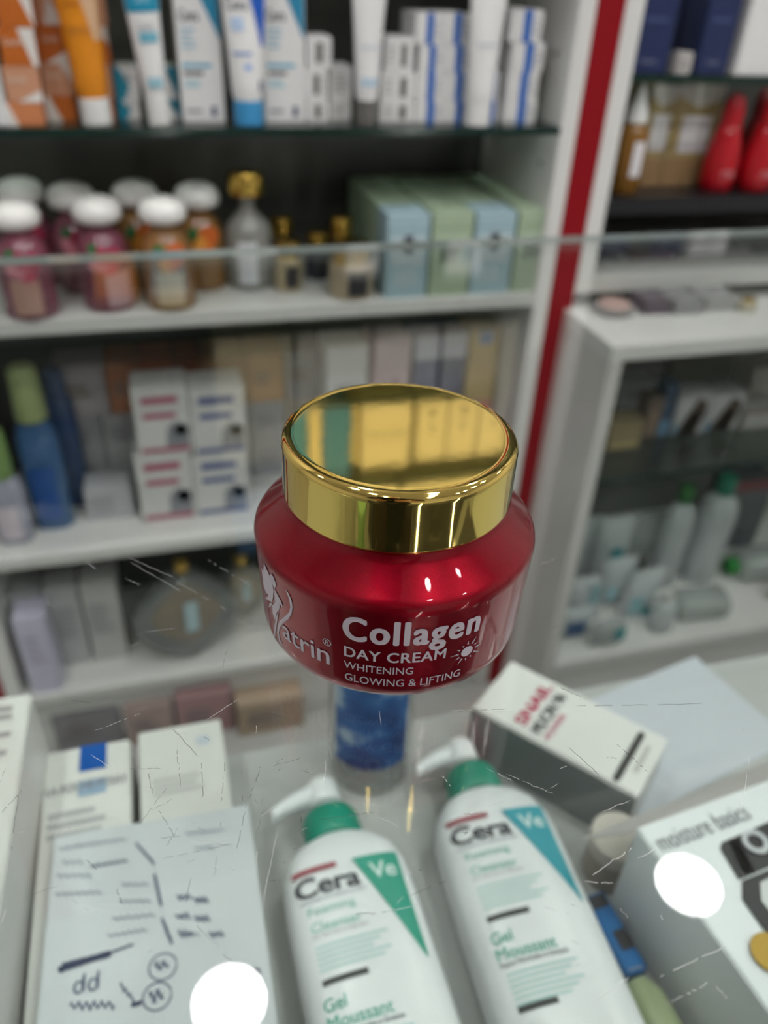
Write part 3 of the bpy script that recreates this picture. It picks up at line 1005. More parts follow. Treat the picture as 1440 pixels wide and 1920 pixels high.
# things deeper in between
fs_ = obj('pale_sheet', box_mesh('pale_sheet', -0.064, 0.064, -0.042, 0.042, 0, 0.0012, mat('ccd0d8', 0.45, var=0.02), 0.0003), None, (0.287, 0.281, ZS), (0, 0, math.radians(12)))
tag(fs_, 'flat pale grey sheet of card partly under the slanted serum carton', 'card')
o = thing('beige_tub', 'small beige round tub behind the corner of the moisture basics box', 'tub', (0.1985, 0.2015, ZS))
obj('body', lathe('body', [(0.0005, 0), (0.0125, 0), (0.0140, 0.002), (0.0145, 0.024), (0.0005, 0.024)], mat('a39a8e', 0.45), 32), o)
obj('lid', lathe('lid', [(0.0005, 0.024), (0.0150, 0.024), (0.0150, 0.032), (0.0142, 0.033), (0.0005, 0.033)], mat('c9c2b8', 0.4), 32), o)
carton('blue_packet', 'slim bright blue packet wedged between the aqua bottle and moisture basics box', 'packet', 0.1800, 0.1655, ZS, 0.012, 0.040, 0.014, mat('0b6fb4', 0.35), [
    ('rect', 'T', 0.10, 0.80, 0.90, 0.97, INK, 'dark_print'), ('rect', 'T', 0.35, 0.25, 0.95, 0.50, INK, 'dark_print')], rz=math.radians(3))
o = thing('olive_bottle', 'pale olive green small bottle lying left of the moisture basics box', 'bottle', (0.1815, 0.089, ZS + 0.0105), (-PI / 2, 0, math.radians(4)))
obj('body', lathe('body', [(0.0005, 0), (0.0085, 0), (0.0103, 0.003), (0.0105, 0.045), (0.007, 0.053), (0.0005, 0.054)], mat('a9b48c', 0.3, var=0.03), 28), o)
obj('base_band', lathe('base_band', [(0.0104, 0.004), (0.01065, 0.004), (0.01065, 0.008), (0.0104, 0.008)], mat('8d9a70', 0.3), 28, cap=False), o)

# ------------------------------------------------------------------ tubes
def tube(label, xc, yc, z, r, cap_h, h, w_top, body, cap, prints=(), lean=0.0, group=None, rx=0.0, cap_r=None, nm='squeeze_tube'):
    """squeeze tube standing on its cap, crimped end up"""
    root = thing(nm, label, 'tube', (xc, yc, z), (rx, lean, 0), group)
    cr = cap_r or r * 0.94
    obj('cap', lathe('cap', [(0.0005, 0), (cr - 0.001, 0), (cr, 0.001), (cr, cap_h - 0.001), (cr - 0.001, cap_h), (0.0005, cap_h)], cap, 32), root)
    secs = []
    K = 14
    for k in range(K + 1):
        t = k / K
        zz = cap_h + (h - cap_h) * t
        e = t ** 1.3
        a = r + (w_top / 2 - r) * e
        b = r * (1 - e) + 0.0012 * e
        if k == 0:
            a, b = r * 0.9, r * 0.9
        secs.append([(a * math.cos(2 * PI * i / 32), b * math.sin(2 * PI * i / 32), zz) for i in range(32)])
    secs.append([(w_top / 2 * math.copysign(abs(math.cos(2 * PI * i / 32)) ** 0.5, math.cos(2 * PI * i / 32)), 0.0011 * math.sin(2 * PI * i / 32), h + 0.008) for i in range(32)])
    obj('body', loft('body', secs, body, 60), root)

    def surf(u, v, o):
        t = v
        e = t ** 1.3
        a = r + (w_top / 2 - r) * e
        b = r * (1 - e) + 0.0012 * e
        ang = math.acos(max(-1, min(1, (2 * u - 1))))
        return (a * math.cos(ang) * 1.0, -(b * math.sin(ang)) - o, cap_h + (h - cap_h) * t)

    for sp in prints:
        if sp[0] == 'quad':
            (ul0, v0, ur0), (ul1, v1, ur1), m = sp[1], sp[2], sp[3]
            vs, fs, n1, n2 = [], [], 8, 8
            for j in range(n1 + 1):
                s = j / n1
                for i in range(n2 + 1):
                    q = i / n2
                    ul = ul0 + (ul1 - ul0) * s
                    ur = ur0 + (ur1 - ur0) * s
                    vs.append(surf(ul + (ur - ul) * q, v0 + (v1 - v0) * s, 0.0008))
            for j in range(n1):
                for i in range(n2):
                    a = j * (n2 + 1) + i
                    fs.append((a, a + 1, a + n2 + 2, a + n2 + 1))
            obj(sp[4] if len(sp) > 4 else 'printed_area', new_mesh('printed_area', vs, fs, m, 60), root)
        else:
            _, s, u, v, tw, th, m, bold = sp
            obj('lettering', text_mesh('lettering', s, u, v, tw, th, m, bold, lambda p, q: surf(p, q, 0.0012)), root)
    return root


# ------------------------------------------------------------------ upper glass shelf, left to right
ORA = mat('c86a24', 0.4)
ORB = mat('d98a5c', 0.4)
PEACH = mat('d39a7a', 0.4)
AMB = mat('e08a14', 0.35)
GA = 'orange cartons stacked on the upper glass shelf'
WCORN = mat('ece6e0', 0.4)
cols = [  # px0, px1, list of (bottom, top, main colour, white corner polygon, words)
    (18, 85, [(250, 192, ORB, [(0, 0), (0.28, 0), (0.05, 1), (0, 1)]), (190, 124, PEACH, [(0.30, 0), (1, 0.35), (1, 0)]),
              (122, 52, ORA, [(0.55, 1), (1, 1), (1, 0), (0.85, 0)]), (50, -20, ORA, [(0.6, 1), (1, 1), (1, 0)]), (-22, -92, PEACH, [(0, 0), (0.4, 0), (0, 1)])]),
    (92, 146, [(248, 180, ORA, [(0, 0), (0.5, 0), (0.15, 1), (0, 1)]), (178, 118, PEACH, [(0.6, 1), (1, 1), (1, 0.4)]),
               (116, 46, ORA, [(0.1, 0), (0.95, 0.35), (1, 0)]), (44, -24, PEACH, [(0.2, 0), (0.9, 0), (0.4, 0.8)]), (-26, -92, ORA, [(0.6, 1), (1, 1), (1, 0)])]),
    (178, 218, [(248, 185, ORA, [(0, 0.6), (0.3, 0.6), (0.1, 1), (0, 1)]), (183, 120, PEACH, [(0.1, 0), (0.6, 0), (0.6, 0.8)]),
                (118, 50, ORA, [(0.5, 1), (1, 1), (1, 0.5)]), (48, -20, PEACH, [(0, 0), (0.3, 0), (0, 0.5)]), (-22, -92, ORA, [(0.6, 1), (1, 1), (1, 0)])]),
]
place_c = ['column at the left frame edge', 'column left of the orange tube', 'column right of the orange tube']
rows = ['bottom', 'second from the bottom', 'third from the bottom', 'fourth from the bottom', 'top']
for ci, (p0_, p1_, boxes) in enumerate(cols):
    z, Y = ZA, None
    for bi, (pb, pt, m_, poly) in enumerate(boxes):
        off = -(3 + 7.5 * bi) * (1 if ci < 2 else 0.8)
        dec = [('poly', 'F', poly, WCORN, 'white_corner')]
        if bi in (1, 2):
            dec.append(('text', 'F', 'CeraVe', 0.10, 0.55, 0.55, 0.18, mat('f0d9c4', 0.5), 0.01))
        o, z, Y = shelf_carton('orange_carton', 'orange and white carton, %s of the %s' % (rows[bi], place_c[ci]), 'carton',
                               p0_ + off, p1_ + off, pb, pt, z, 0.055, m_, dec, Y if Y else (0.962 if ci < 1 else 0.996), GA)

carton('white_carton', 'narrow white carton at the left frame edge on the upper glass shelf', 'carton', -0.1330, 0.985, ZA, 0.016, 0.05, 0.10, CARD)
# orange tube
x0, x1, Y, h = span(128, 198, 250, -60, ZA, 0.957)
tube('orange squeeze tube with white cap among the orange cartons', at(168, 150, Y=0.975).x + 0.002, 0.976, ZA, 0.0165, 0.0255, 0.185, 0.050, AMB, WHITE,
     [('quad', (0.80, 0.32, 0.98), (0.50, 0.64, 0.98), mat('d9b08c', 0.4), 'pale_corner'), ('text', 'CeraVe', 0.15, 0.50, 0.4, 0.05, mat('b96a10', 0.5), 0.01),
      ('quad', (0.12, 0.36, 0.85), (0.12, 0.40, 0.85), mat('c87a12', 0.5))], lean=math.radians(-2))
# blue and white slim tube
tube('slim white tube with teal blue end and white cap on the upper glass shelf', at(290, 150, Y=0.970).x + 0.001, 0.972, ZA, 0.0125, 0.030, 0.185, 0.045, CARD, WHITE,
     [('quad', (0.02, 0.47, 0.98), (0.02, 0.99, 0.98), mat('1590b5', 0.4), 'teal_end'), ('quad', (0.25, 0.30, 0.85), (0.25, 0.36, 0.85), mat('6fb2c8', 0.4)),
      ('text', 'CeraVe', 0.28, 0.52, 0.45, 0.05, mat('9fd3e2', 0.5), 0.01), ('text', 'CeraVe', 0.25, 0.37, 0.5, 0.05, mat('a9acb0', 0.5), 0.01), ('quad', (0.25, 0.04, 0.85), (0.25, 0.10, 0.85), mat('9bc4d3', 0.4))], lean=math.radians(-3), nm='squeeze_tube')
TB = mat('168aa8', 0.4)
GT_ = 'teal and white cartons behind the slim tube'
z2, Y2 = {}, {}
for key, p0_, p1_, b_, t_, lab in (('a', 222, 264, 248, 187, 'teal and white carton left of the slim tube, lower of two'), ('a', 216, 260, 186, 126, 'teal and white carton left of the slim tube, upper of two'),
                                   ('b', 304, 339, 247, 187, 'teal and white carton right of the slim tube, lower of two'), ('b', 298, 333, 186, 126, 'teal and white carton right of the slim tube, upper of two')):
    up = key in z2
    o, zz, yy = shelf_carton('teal_carton', lab, 'carton', p0_, p1_, b_, t_, z2.get(key, ZA), 0.05, CARD,
                             [('poly', 'F', [(0, 0), (0.35, 0), (0.6, 0.45), (0.2, 1), (0, 1)] if key == 'a' else [(0.35, 1), (1, 0), (1, 1)], TB, 'teal_patch'), ('lines', 'F', 0.3, 0.6, 0.8, 0.8, 2, mat('9aa5ab'))], 1.002, GT_)
    z2[key] = zz
# tall white cartons with blue corner
for p0_, p1_, lab in ((334, 416, 'tall white carton with teal corner left of the white and blue tube'), (494, 572, 'tall white carton with teal corner right of the white and blue tube')):
    shelf_carton('tall_white_carton', lab, 'carton', p0_, p1_, 238, -12, ZA, 0.05, CARD, [
        ('poly', 'F', [(0.55, 1), (0.98, 1), (0.98, 0.66)], mat('2a8db5', 0.4), 'teal_corner'),
        ('text', 'F', 'Cera', 0.08, 0.80, 0.46, 0.085, mat('6a6c72', 0.5), 0.02),
        ('lines', 'F', 0.10, 0.58, 0.45, 0.76, 4, mat('b5cfdd')),
        ('rect', 'F', 0.08, 0.445, 0.75, 0.475, mat('62b3cf'), 'blue_line'), ('rect', 'F', 0.10, 0.385, 0.55, 0.415, mat('4a4c50'), 'dark_line'),
        ('lines', 'F', 0.10, 0.28, 0.55, 0.35, 2, mat('a9d3df')), ('rect', 'F', 0.10, 0.08, 0.45, 0.105, mat('8a8a90'), 'grey_line'),
        ('rect', 'F', 0.68, 0.05, 0.80, 0.13, mat('39406e'), 'blue_mark')], 0.985)
tube('white squeeze tube with blue triangle and light blue cap between two tall cartons', at(464, 130, Y=0.965).x, 0.972, ZA, 0.0168, 0.0245, 0.146, 0.052, CARD, mat('3f97cf', 0.35), [
    ('quad', (0.88, 0.42, 0.97), (0.55, 0.86, 0.95), mat('1559c0', 0.4), 'blue_triangle'), ('text', 'Cera', 0.08, 0.68, 0.48, 0.09, mat('5b5f6a', 0.5), 0.015),
    ('quad', (0.12, 0.35, 0.62), (0.12, 0.375, 0.62), mat('7f9ad0', 0.4)), ('quad', (0.15, 0.53, 0.45), (0.15, 0.63, 0.45), mat('b9cdea', 0.4)), ('quad', (0.40, 0.24, 0.60), (0.40, 0.29, 0.60), mat('9db7e6', 0.4)),
    ('quad', (0.82, 0.08, 0.92), (0.82, 0.16, 0.92), mat('39406e', 0.4))])
# small white cartons with a dark window
DWIN = mat('6f6a66', 0.4)


def small_stack(label_fmt, p, rows_, d, Y, decs, group, names=None, jitter=0):
    z = ZA
    for k, (a, b_, pb, pt) in enumerate(rows_):
        o, z, _ = shelf_carton('small_carton', label_fmt % names[k], 'carton', a, b_, pb, pt, z, d, CARD, decs(k), Y, group)


GW = 'small white cartons on the upper glass shelf'
win = lambda k: [('rect', 'F', 0.35, 0.18, 0.62, 0.80, DWIN, 'dark_window'), ('lines', 'F', 0.70, 0.2, 0.9, 0.8, 3, mat('c9c7c4'))]
two = ['bottom', 'second', 'third', 'top']
small_stack('small white windowed carton right of the tall cartons, %s of its stack', 0, [(576, 616, 236, 188), (573, 614, 187, 128), (576, 622, 127, 68)], 0.045, 0.985, win, GW, ['bottom', 'middle', 'top'])
small_stack('small white carton left of the plain white tube, %s', 0, [(618, 658, 236, 188), (618, 660, 187, 124)], 0.045, 1.000, lambda k: [('lines', 'F', 0.2, 0.2, 0.8, 0.8, 4, mat('bdb9b6'))], GW, ['lower one', 'upper one'])
tube('plain white squeeze tube with see-through cap on the upper glass shelf', at(692, 110, Y=0.962).x, 0.968, ZA, 0.0125, 0.026, 0.165, 0.044, CARD, glass_mat('smoky_cap', (0.7, 0.68, 0.66), 1, 0.05, '8a8580', 0.5), [
    ('quad', (0.15, 0.36, 0.85), (0.15, 0.375, 0.85), mat('c3cfd8', 0.4)), ('quad', (0.15, 0.10, 0.85), (0.15, 0.16, 0.85), mat('bcd0e2', 0.4)), ('text', 'FACE', 0.32, 0.85, 0.36, 0.05, mat('a9c4cf', 0.5), 0.01)])
small_stack('small white windowed carton right of the plain white tube, %s of its stack', 0, [(712, 776, 236, 190), (714, 778, 189, 134), (722, 776, 133, 70)], 0.05, 0.985, lambda k: [('rect', 'F', 0.56, 0.15, 0.76, 0.80, DWIN, 'dark_window'), ('lines', 'F', 0.1, 0.2, 0.4, 0.8, 3, mat('c9c7c4'))], GW, ['bottom', 'middle', 'top'])
BS = mat('0a63c0', 0.35)
stripe = lambda k: [('rect', 'F', 0.40, 0, 0.66, 1, BS, 'blue_stripe'), ('lines', 'F', 0.70, 0.2, 0.95, 0.8, 3, mat('c5c5c8'))]
small_stack('white carton with blue stripe, %s of the left column beside the tall white tube', 0, [(778, 832, 236, 190), (780, 832, 189, 136), (786, 832, 135, 84), (780, 830, 83, 24)], 0.06, 0.985, stripe, 'blue striped cartons', ['bottom', 'second', 'third', 'top'])
small_stack('white carton with blue stripe, %s of the column just left of the tall white tube', 0, [(833, 884, 236, 190), (833, 884, 189, 136), (833, 884, 135, 84), (831, 882, 83, 24)], 0.06, 0.985, stripe, 'blue striped cartons', ['bottom', 'second', 'third', 'top'])
tube('tall white squeeze tube with small blue mark among the striped cartons', at(912, 120, Y=0.960).x - 0.002, 0.966, ZA, 0.0150, 0.020, 0.172, 0.050, CARD, WHITE, [
    ('quad', (0.45, 0.82, 0.62), (0.45, 0.93, 0.62), BS, 'blue_mark'), ('quad', (0.15, 0.75, 0.85), (0.15, 0.765, 0.85), mat('b3b9c2', 0.4)), ('quad', (0.2, 0.40, 0.8), (0.2, 0.42, 0.8), mat('cdd3da', 0.4))])
small_stack('white carton with blue stripe, %s right of the tall white tube', 0, [(905, 934, 236, 190), (907, 936, 189, 134)], 0.06, 0.992, lambda k: [('rect', 'F', 0.30, 0, 0.75, 1, BS, 'blue_stripe')], 'blue striped cartons', ['lower one just', 'upper one just'])
small_stack('white carton with blue stripe, %s of the last column by the white side panel', 0, [(944, 1005, 236, 188), (950, 1009, 187, 136), (958, 1020, 135, 80), (956, 1018, 78, 18)], 0.06, 0.985, lambda k: [('rect', 'F', 0.42, 0, 0.66, 1, BS, 'blue_stripe'), ('lines', 'F', 0.72, 0.2, 0.95, 0.8, 3, mat('c5c5c8'))], 'blue striped cartons', ['bottom', 'second', 'third', 'top'])

# ------------------------------------------------------------------ white shelf with bottles, jars and green cartons
def dome_bottle(label, px_cap, py_cap, half_w, liquid, label_col, fruit, z=ZB, Y=None, scale=1.0, group=None, py_base=None, leafy=True, cap='eeebe8', lab_ang=(-120, -60)):
    base = at(px_cap, py_base, Z=z)
    yc = (Y if Y else base.y + 0.03)
    xc = at(px_cap, py_cap, Y=yc).x
    r = 0.0300 * scale
    hb = 0.092 * scale
    root = thing('dome_cap_bottle', label, 'bottle', (xc, yc, z), group=group)
    obj('body', lathe('body', [(0.0005, 0), (r - 0.003, 0), (r, 0.004), (r * 1.0, hb * 0.55), (r * 0.96, hb * 0.75), (r * 0.80, hb * 0.90), (r * 0.55, hb * 0.98), (r * 0.50, hb), (r * 0.50, hb + 0.008), (0.0005, hb + 0.008)], liquid, 36), root)
    c0 = hb + 0.006
    obj('cap', lathe('cap', [(0.0005, c0), (r * 0.62, c0), (r * 0.84, c0 + 0.003), (r * 0.92, c0 + 0.009), (r * 0.89, c0 + 0.016), (r * 0.74, c0 + 0.023), (r * 0.45, c0 + 0.027), (0.0005, c0 + 0.0285)], mat(cap, 0.35), 36, smooth=80), root)
    if label_col:
        obj('label_print', patch('label_print', r, lab_ang[0], lab_ang[1], 0.008, hb * 0.52, label_col, 0.0006, 10), root)
    for i, (a, zz, rr, m_) in enumerate(fruit):
        pts = [(a + rr * math.cos(2 * PI * k / 14) / (r * PI / 180), zz * scale + rr * math.sin(2 * PI * k / 14)) for k in range(14)]
        rf = lambda q: r * (1.0 if q < hb * 0.55 else 1.0 - 0.04 * (q - hb * 0.55) / (hb * 0.2) if q < hb * 0.75 else 0.96 - 0.16 * (q - hb * 0.75) / (hb * 0.15))
        ctr = (a, zz * scale)
        obj('fruit_print' if i else 'flower_print', wrap_shape('print', [ctr] + pts, [(0, 1 + k, 1 + (k + 1) % 14) for k in range(14)], m_, rf, 0.0008), root)
    return root


PINKL = glass_mat('pink_liquid', (0.85, 0.55, 0.62), 1, 0.03, 'a0586e', 0.55)
ORAL = glass_mat('amber_liquid', (0.85, 0.62, 0.35), 1, 0.03, 'b98a52', 0.50)
PK, DK, GR, OG, YL = mat('c24a66', 0.4), mat('a02045', 0.4), mat('1f6a3a', 0.4), mat('cf6a18', 0.4), mat('e0a040', 0.4)
pinkf = [(-100, 0.062, 0.013, mat('d98a98', 0.4)), (-80, 0.056, 0.011, PK), (-92, 0.070, 0.007, DK), (-66, 0.066, 0.010, DK), (-112, 0.075, 0.006, GR)]
oraf = [(-80, 0.064, 0.013, OG), (-92, 0.058, 0.010, YL), (-66, 0.070, 0.011, mat('c25a14', 0.4)), (-110, 0.072, 0.007, GR)]
GP = 'dome-capped bottles on the white shelf'
dome_bottle('pink bottle with white dome cap, cut by the left frame edge, front row', 26, 405, 0, PINKL, mat('c59a8c', 0.4), pinkf, py_base=606, group=GP)
dome_bottle('pink bottle with white dome cap, standing right of the leftmost front bottle', 180, 390, 0, PINKL, mat('b79aa6', 0.4), pinkf, py_base=590, group=GP, lab_ang=(-90, -30))
dome_bottle('amber bottle with white dome cap, first of the orange ones, front row', 303, 390, 0, ORAL, mat('cdb48e', 0.4), oraf, py_base=588, group=GP)
dome_bottle('pink bottle with white dome cap behind, between two front pink bottles', 132, 366, 0, PINKL, None, pinkf, py_base=560, Y=1.055, group=GP)
dome_bottle('orange bottle with white dome cap behind, left of the front amber bottle', 252, 362, 0, ORAL, None, oraf, py_base=560, Y=1.060, group=GP)
dome_bottle('orange bottle with white dome cap behind, next to the gold-capped clear bottle', 368, 362, 0, ORAL, None, oraf, py_base=560, Y=1.045, group=GP)
dome_bottle('dim pink bottle with pale dome cap in the back row by the left frame edge', 36, 350, 0, PINKL, None, pinkf, py_base=560, Y=1.085, group=GP)

# clear bottle with gold cap
xb = at(468, 470, Y=1.035).x
g = thing('gold_cap_bottle', 'clear square-shouldered bottle with white label and gold cap', 'bottle', (xb, 1.038, ZB))
obj('body', lathe('body', [(0.0005, 0), (0.026, 0), (0.029, 0.003), (0.029, 0.070), (0.026, 0.080), (0.014, 0.091), (0.0095, 0.096), (0.0095, 0.114), (0.0005, 0.114)], glass_mat('pale_clear', (0.92, 0.92, 0.91), 1, 0.03, 'b9b8b2', 0.5), 36), g)
obj('label_print', patch('label_print', 0.029, -125, -78, 0.010, 0.062, mat('dcdde2', 0.4), 0.0006), g)
obj('cap', lathe('cap', [(0.0005, 0.114), (0.0215, 0.114), (0.0225, 0.116), (0.0225, 0.136), (0.0205, 0.139), (0.0005, 0.140)], GOLD2, 32), g)


def gold_jar(label, px, py, Y, r, h, body, lidm, group='gold-lidded jars on the white shelf'):
    xc = at(px, py, Y=Y).x
    t = thing('gold_lid_jar', label, 'jar', (xc, Y, ZB), group=group)
    obj('body', lathe('body', [(0.0005, 0), (r * 0.9, 0), (r, 0.003), (r, h * 0.62), (r * 0.9, h * 0.66), (0.0005, h * 0.66)], body, 32), t)
    obj('lid', lathe('lid', [(0.0005, h * 0.66), (r * 0.86, h * 0.66), (r * 0.88, h * 0.70), (r * 0.88, h * 0.93), (r * 0.80, h), (0.0005, h)], lidm, 32), t)
    obj('label_print', patch('label_print', r, -110, -55, h * 0.10, h * 0.55, mat('2d2b30', 0.4), 0.0006), t)
    return t


TANJ = mat('b5a48c', 0.35)
gold_jar('larger tan jar with gold lid in front, left of the pale blue cartons', 658, 510, 0.9815, 0.0285, 0.066, TANJ, GOLD2)
gold_jar('tan jar with gold lid right of the gold-capped clear bottle', 540, 485, 1.015, 0.0180, 0.062, mat('c2b18f', 0.35), GOLD2)
gold_jar('dark jar with gold lid behind, left of the larger tan jar', 596, 470, 1.055, 0.0165, 0.060, mat('2f2c3d', 0.3), GOLD2)
gold_jar('dark jar with gold lid in the back, above the gold-capped bottle shoulder', 528, 430, 1.095, 0.0170, 0.070, mat('3a332b', 0.3), GOLD2)
gold_jar('dark brown jar with gold lid in the back, beside the green carton sides', 640, 440, 1.060, 0.0165, 0.078, mat('3d3226', 0.3), GOLD2)

# green and pale blue cartons, four columns and three rows deep
PB, PG = mat('abc6cf', 0.4), mat('aec0a4', 0.4)
colpx = [(725, 804), (808, 884), (888, 962), (966, 1036)]
cn = ['first', 'second', 'third', 'fourth']
for c, (a, b_) in enumerate(colpx):
    x0, x1, Yf, hh = span(a, b_, 562, 385, ZB, 0.957)
    w = x1 - x0 - 0.0008
    for r_ in range(4):
        m_ = (PB, PG)[(c + (1 if r_ == 3 else 0)) % 2] if r_ == 0 else PG
        lab = '%s %s carton from the gold jars, %s' % (cn[c], 'pale blue' if m_ is PB else 'pale green', ['front row', 'second row', 'third row', 'back row'][r_]) + ' of the block'
        dec = []
        if r_ == 0:
            dec = [('rect', 'F', 0.12, 0.40, 0.88, 0.74, mat('c3d2d6', 0.4) if m_ is PB else mat('b9ccb2', 0.4), 'pale_panel'), ('rect', 'F', 0, 0.83, 1, 0.845, mat('8fb4bd', 0.4) if m_ is PB else mat('8fae82', 0.4), 'fold_line')]
            if m_ is PB:
                dec += [('rect', 'F', 0.40, 0.55, 0.62, 0.76, mat('8a7f95', 0.4), 'violet_mark'), ('lines', 'F', 0.2, 0.15, 0.8, 0.35, 4, mat('cfdde0'))]
            else:
                dec += [('lines', 'F', 0.2, 0.42, 0.8, 0.62, 4, mat('9fb59a'))]
        carton('green_carton', lab, 'carton', (x0 + x1) / 2, Yf + 0.026 + r_ * 0.0525, ZB, w, 0.051, 0.1035 + 0.001 * (c % 2), m_, dec, group='pale blue and green cartons')

# ------------------------------------------------------------------ third level: boxes and blue bottles
def shelfC(label, p0_, p1_, pb, pt, m_, dec=(), Y=None, d=0.06, nm='carton', zz=ZC, group='cartons on the shelf below'):
    return shelf_carton(nm, label, 'carton', p0_, p1_, pb, pt, zz, d, m_, dec, Y, group)


lilac, greyc = mat('b9aeb2', 0.45), mat('b4b2b6', 0.45)
tan, oranC, brownC = mat('b08c6a', 0.45), mat('b5714a', 0.45), mat('9a5d44', 0.45)
# back stack, bottom row then top row (photo extents)
Yb = 1.100
low_row = [(118, 190, mat('a9a7ac', 0.45), 'grey'), (192, 252, mat('b6b4b6', 0.45), 'light grey'), (254, 330, mat('a3a0a5', 0.45), 'mid grey'), (332, 398, mat('9fa6a8', 0.45), 'blue-grey'), (400, 466, mat('a8a6a8', 0.45), 'warm grey'), (468, 536, mat('a9a9ad', 0.45), 'pale grey'), (538, 604, mat('b1a79d', 0.45), 'sand')]
mid_h = at(300, 770, Y=Yb).z
hi_h = at(300, 675, Y=Yb).z
for p0_, p1_, m_, nm_ in low_row:
    x0, x1 = at(p0_, 800, Y=Yb).x, at(p1_, 800, Y=Yb).x
    h1 = (mid_h - ZC) / 2
    carton('stock_carton', '%s carton at the bottom of the back stack, third shelf' % nm_, 'carton', (x0 + x1) / 2, Yb + 0.035, ZC, x1 - x0 - 0.001, 0.07, h1, m_, [('lines', 'F', 0.2, 0.3, 0.8, 0.7, 3, mat('8d8a90'))], group='back stack on the third shelf')
    carton('stock_carton', '%s carton in the middle of the back stack, third shelf' % nm_, 'carton', (x0 + x1) / 2, Yb + 0.035, ZC + h1, x1 - x0 - 0.001, 0.07, h1, m_, [('lines', 'F', 0.2, 0.3, 0.8, 0.7, 3, mat('8d8a90'))], group='back stack on the third shelf')
top_row = [(100, 198, lilac, 'dusty mauve'), (200, 262, oranC, 'rust orange'), (264, 328, mat('b0603c', 0.45), 'red-orange'), (330, 380, brownC, 'red-brown'), (382, 464, tan, 'tan'), (466, 532, mat('bf956f', 0.45), 'peach tan'), (534, 602, mat('9c9a9e', 0.45), 'slate grey')]
for p0_, p1_, m_, nm_ in top_row:
    x0, x1 = at(p0_, 720, Y=Yb).x, at(p1_, 720, Y=Yb).x
    carton('stock_carton', '%s carton on top of the back stack, third shelf' % nm_, 'carton', (x0 + x1) / 2, Yb + 0.035, mid_h, x1 - x0 - 0.001, 0.07, hi_h - mid_h, m_, [('lines', 'F', 0.2, 0.35, 0.7, 0.65, 2, mat('8d7a70'))], group='back stack on the third shelf')
# taller cartons towards the red strip
for p0_, p1_, pt, m_, nm_, dec in (
        (612, 690, 648, mat('cfd2d4', 0.45), 'white carton with dark lettering behind the gold lid, third shelf', [('text', 'F', 'NO 7', 0.25, 0.66, 0.5, 0.10, mat('5a5c62', 0.5), 0.02)]),
        (694, 768, 636, mat('c6adb2', 0.45), 'pale pink carton behind the gold lid, third shelf', [('rect', 'F', 0.58, 0.55, 0.75, 0.75, mat('a8808c', 0.4), 'rose_mark'), ('poly', 'F', [(0.05, 0.5), (0.6, 0.5), (0.1, 0.72)], WHITE, 'white_triangle')]),
        (776, 822, 630, mat('454a78', 0.45), 'navy carton with white top band, left one of two', [('rect', 'F', 0.0, 0.85, 1, 1, mat('b9bccb', 0.4), 'white_band')]),
        (824, 870, 626, mat('36406c', 0.45), 'navy carton with white top band, right one of two', [('rect', 'F', 0.0, 0.85, 1, 1, mat('b9bccb', 0.4), 'white_band')]),
        (876, 928, 622, mat('bfa268', 0.45), 'yellow carton with red lower half, left one beside the red strip', [('rect', 'F', 0, 0, 1, 0.55, mat('c0706a', 0.4), 'red_half'), ('rect', 'F', 0, 0, 1, 0.30, mat('b5445e', 0.4), 'crimson_foot'), ('rect', 'F', 0.3, 0.92, 0.8, 1, mat('5b7fae', 0.4), 'blue_mark')]),
        (930, 984, 616, mat('b89c5e', 0.45), 'yellow carton with red lower half, right one beside the red strip', [('rect', 'F', 0, 0, 1, 0.52, mat('b9655f', 0.4), 'red_half'), ('rect', 'F', 0, 0, 1, 0.28, mat('a83c55', 0.4), 'crimson_foot'), ('rect', 'F', 0.3, 0.92, 0.8, 1, mat('5b7fae', 0.4), 'blue_mark')])):
    Yc = 1.03
    x0, x1 = at(p0_, 700, Y=Yc).x, at(p1_, 700, Y=Yc).x
    x1 = min(x1, UX1 - 0.023)
    carton('tall_box', nm_, 'carton', (x0 + x1) / 2, Yc + 0.03, ZC, x1 - x0 - 0.001, 0.06, min(0.298, at((p0_ + p1_) / 2, pt, Y=Yc).z - ZC), m_, dec, group=None)

# white cartons with red or blue print, two by two
for c, (a, b_, hue, nm_) in enumerate(((257, 362, mat('b0506e', 0.4), 'red'), (364, 466, mat('4c5a94', 0.4), 'blue'))):
    z, Y = ZC, 1.000
    for r_, (pb, pt) in enumerate(((958, 852), (850, 728))):
        o, z, Y = shelf_carton('printed_carton', 'white carton with %s print, %s of the pair on the third shelf' % (nm_, ['lower', 'upper'][r_]), 'carton', a - 5 * r_, b_ - 5 * r_, pb, pt, z, 0.06, mat('d9d8d6', 0.4), [
            ('rect', 'F', 0.15, 0.78, 0.80, 0.88, hue, 'title_band'), ('rect', 'F', 0.15, 0.56, 0.75, 0.64, hue, 'second_band'),
            ('poly', 'F', [(0.52, 0.12), (0.95, 0.12), (0.95, 0.42), (0.72, 0.50), (0.55, 0.40)], mat('8f9098', 0.4), 'picture'),
            ('rect', 'F', 0.05, 0.04, 0.95, 0.11, hue, 'foot_band'), ('rect', 'F', 0.70, 0.28, 0.92, 0.45, mat('9cc0cc', 0.4), 'pale_picture')], Y, 'red and blue printed cartons', ymin=0.955)


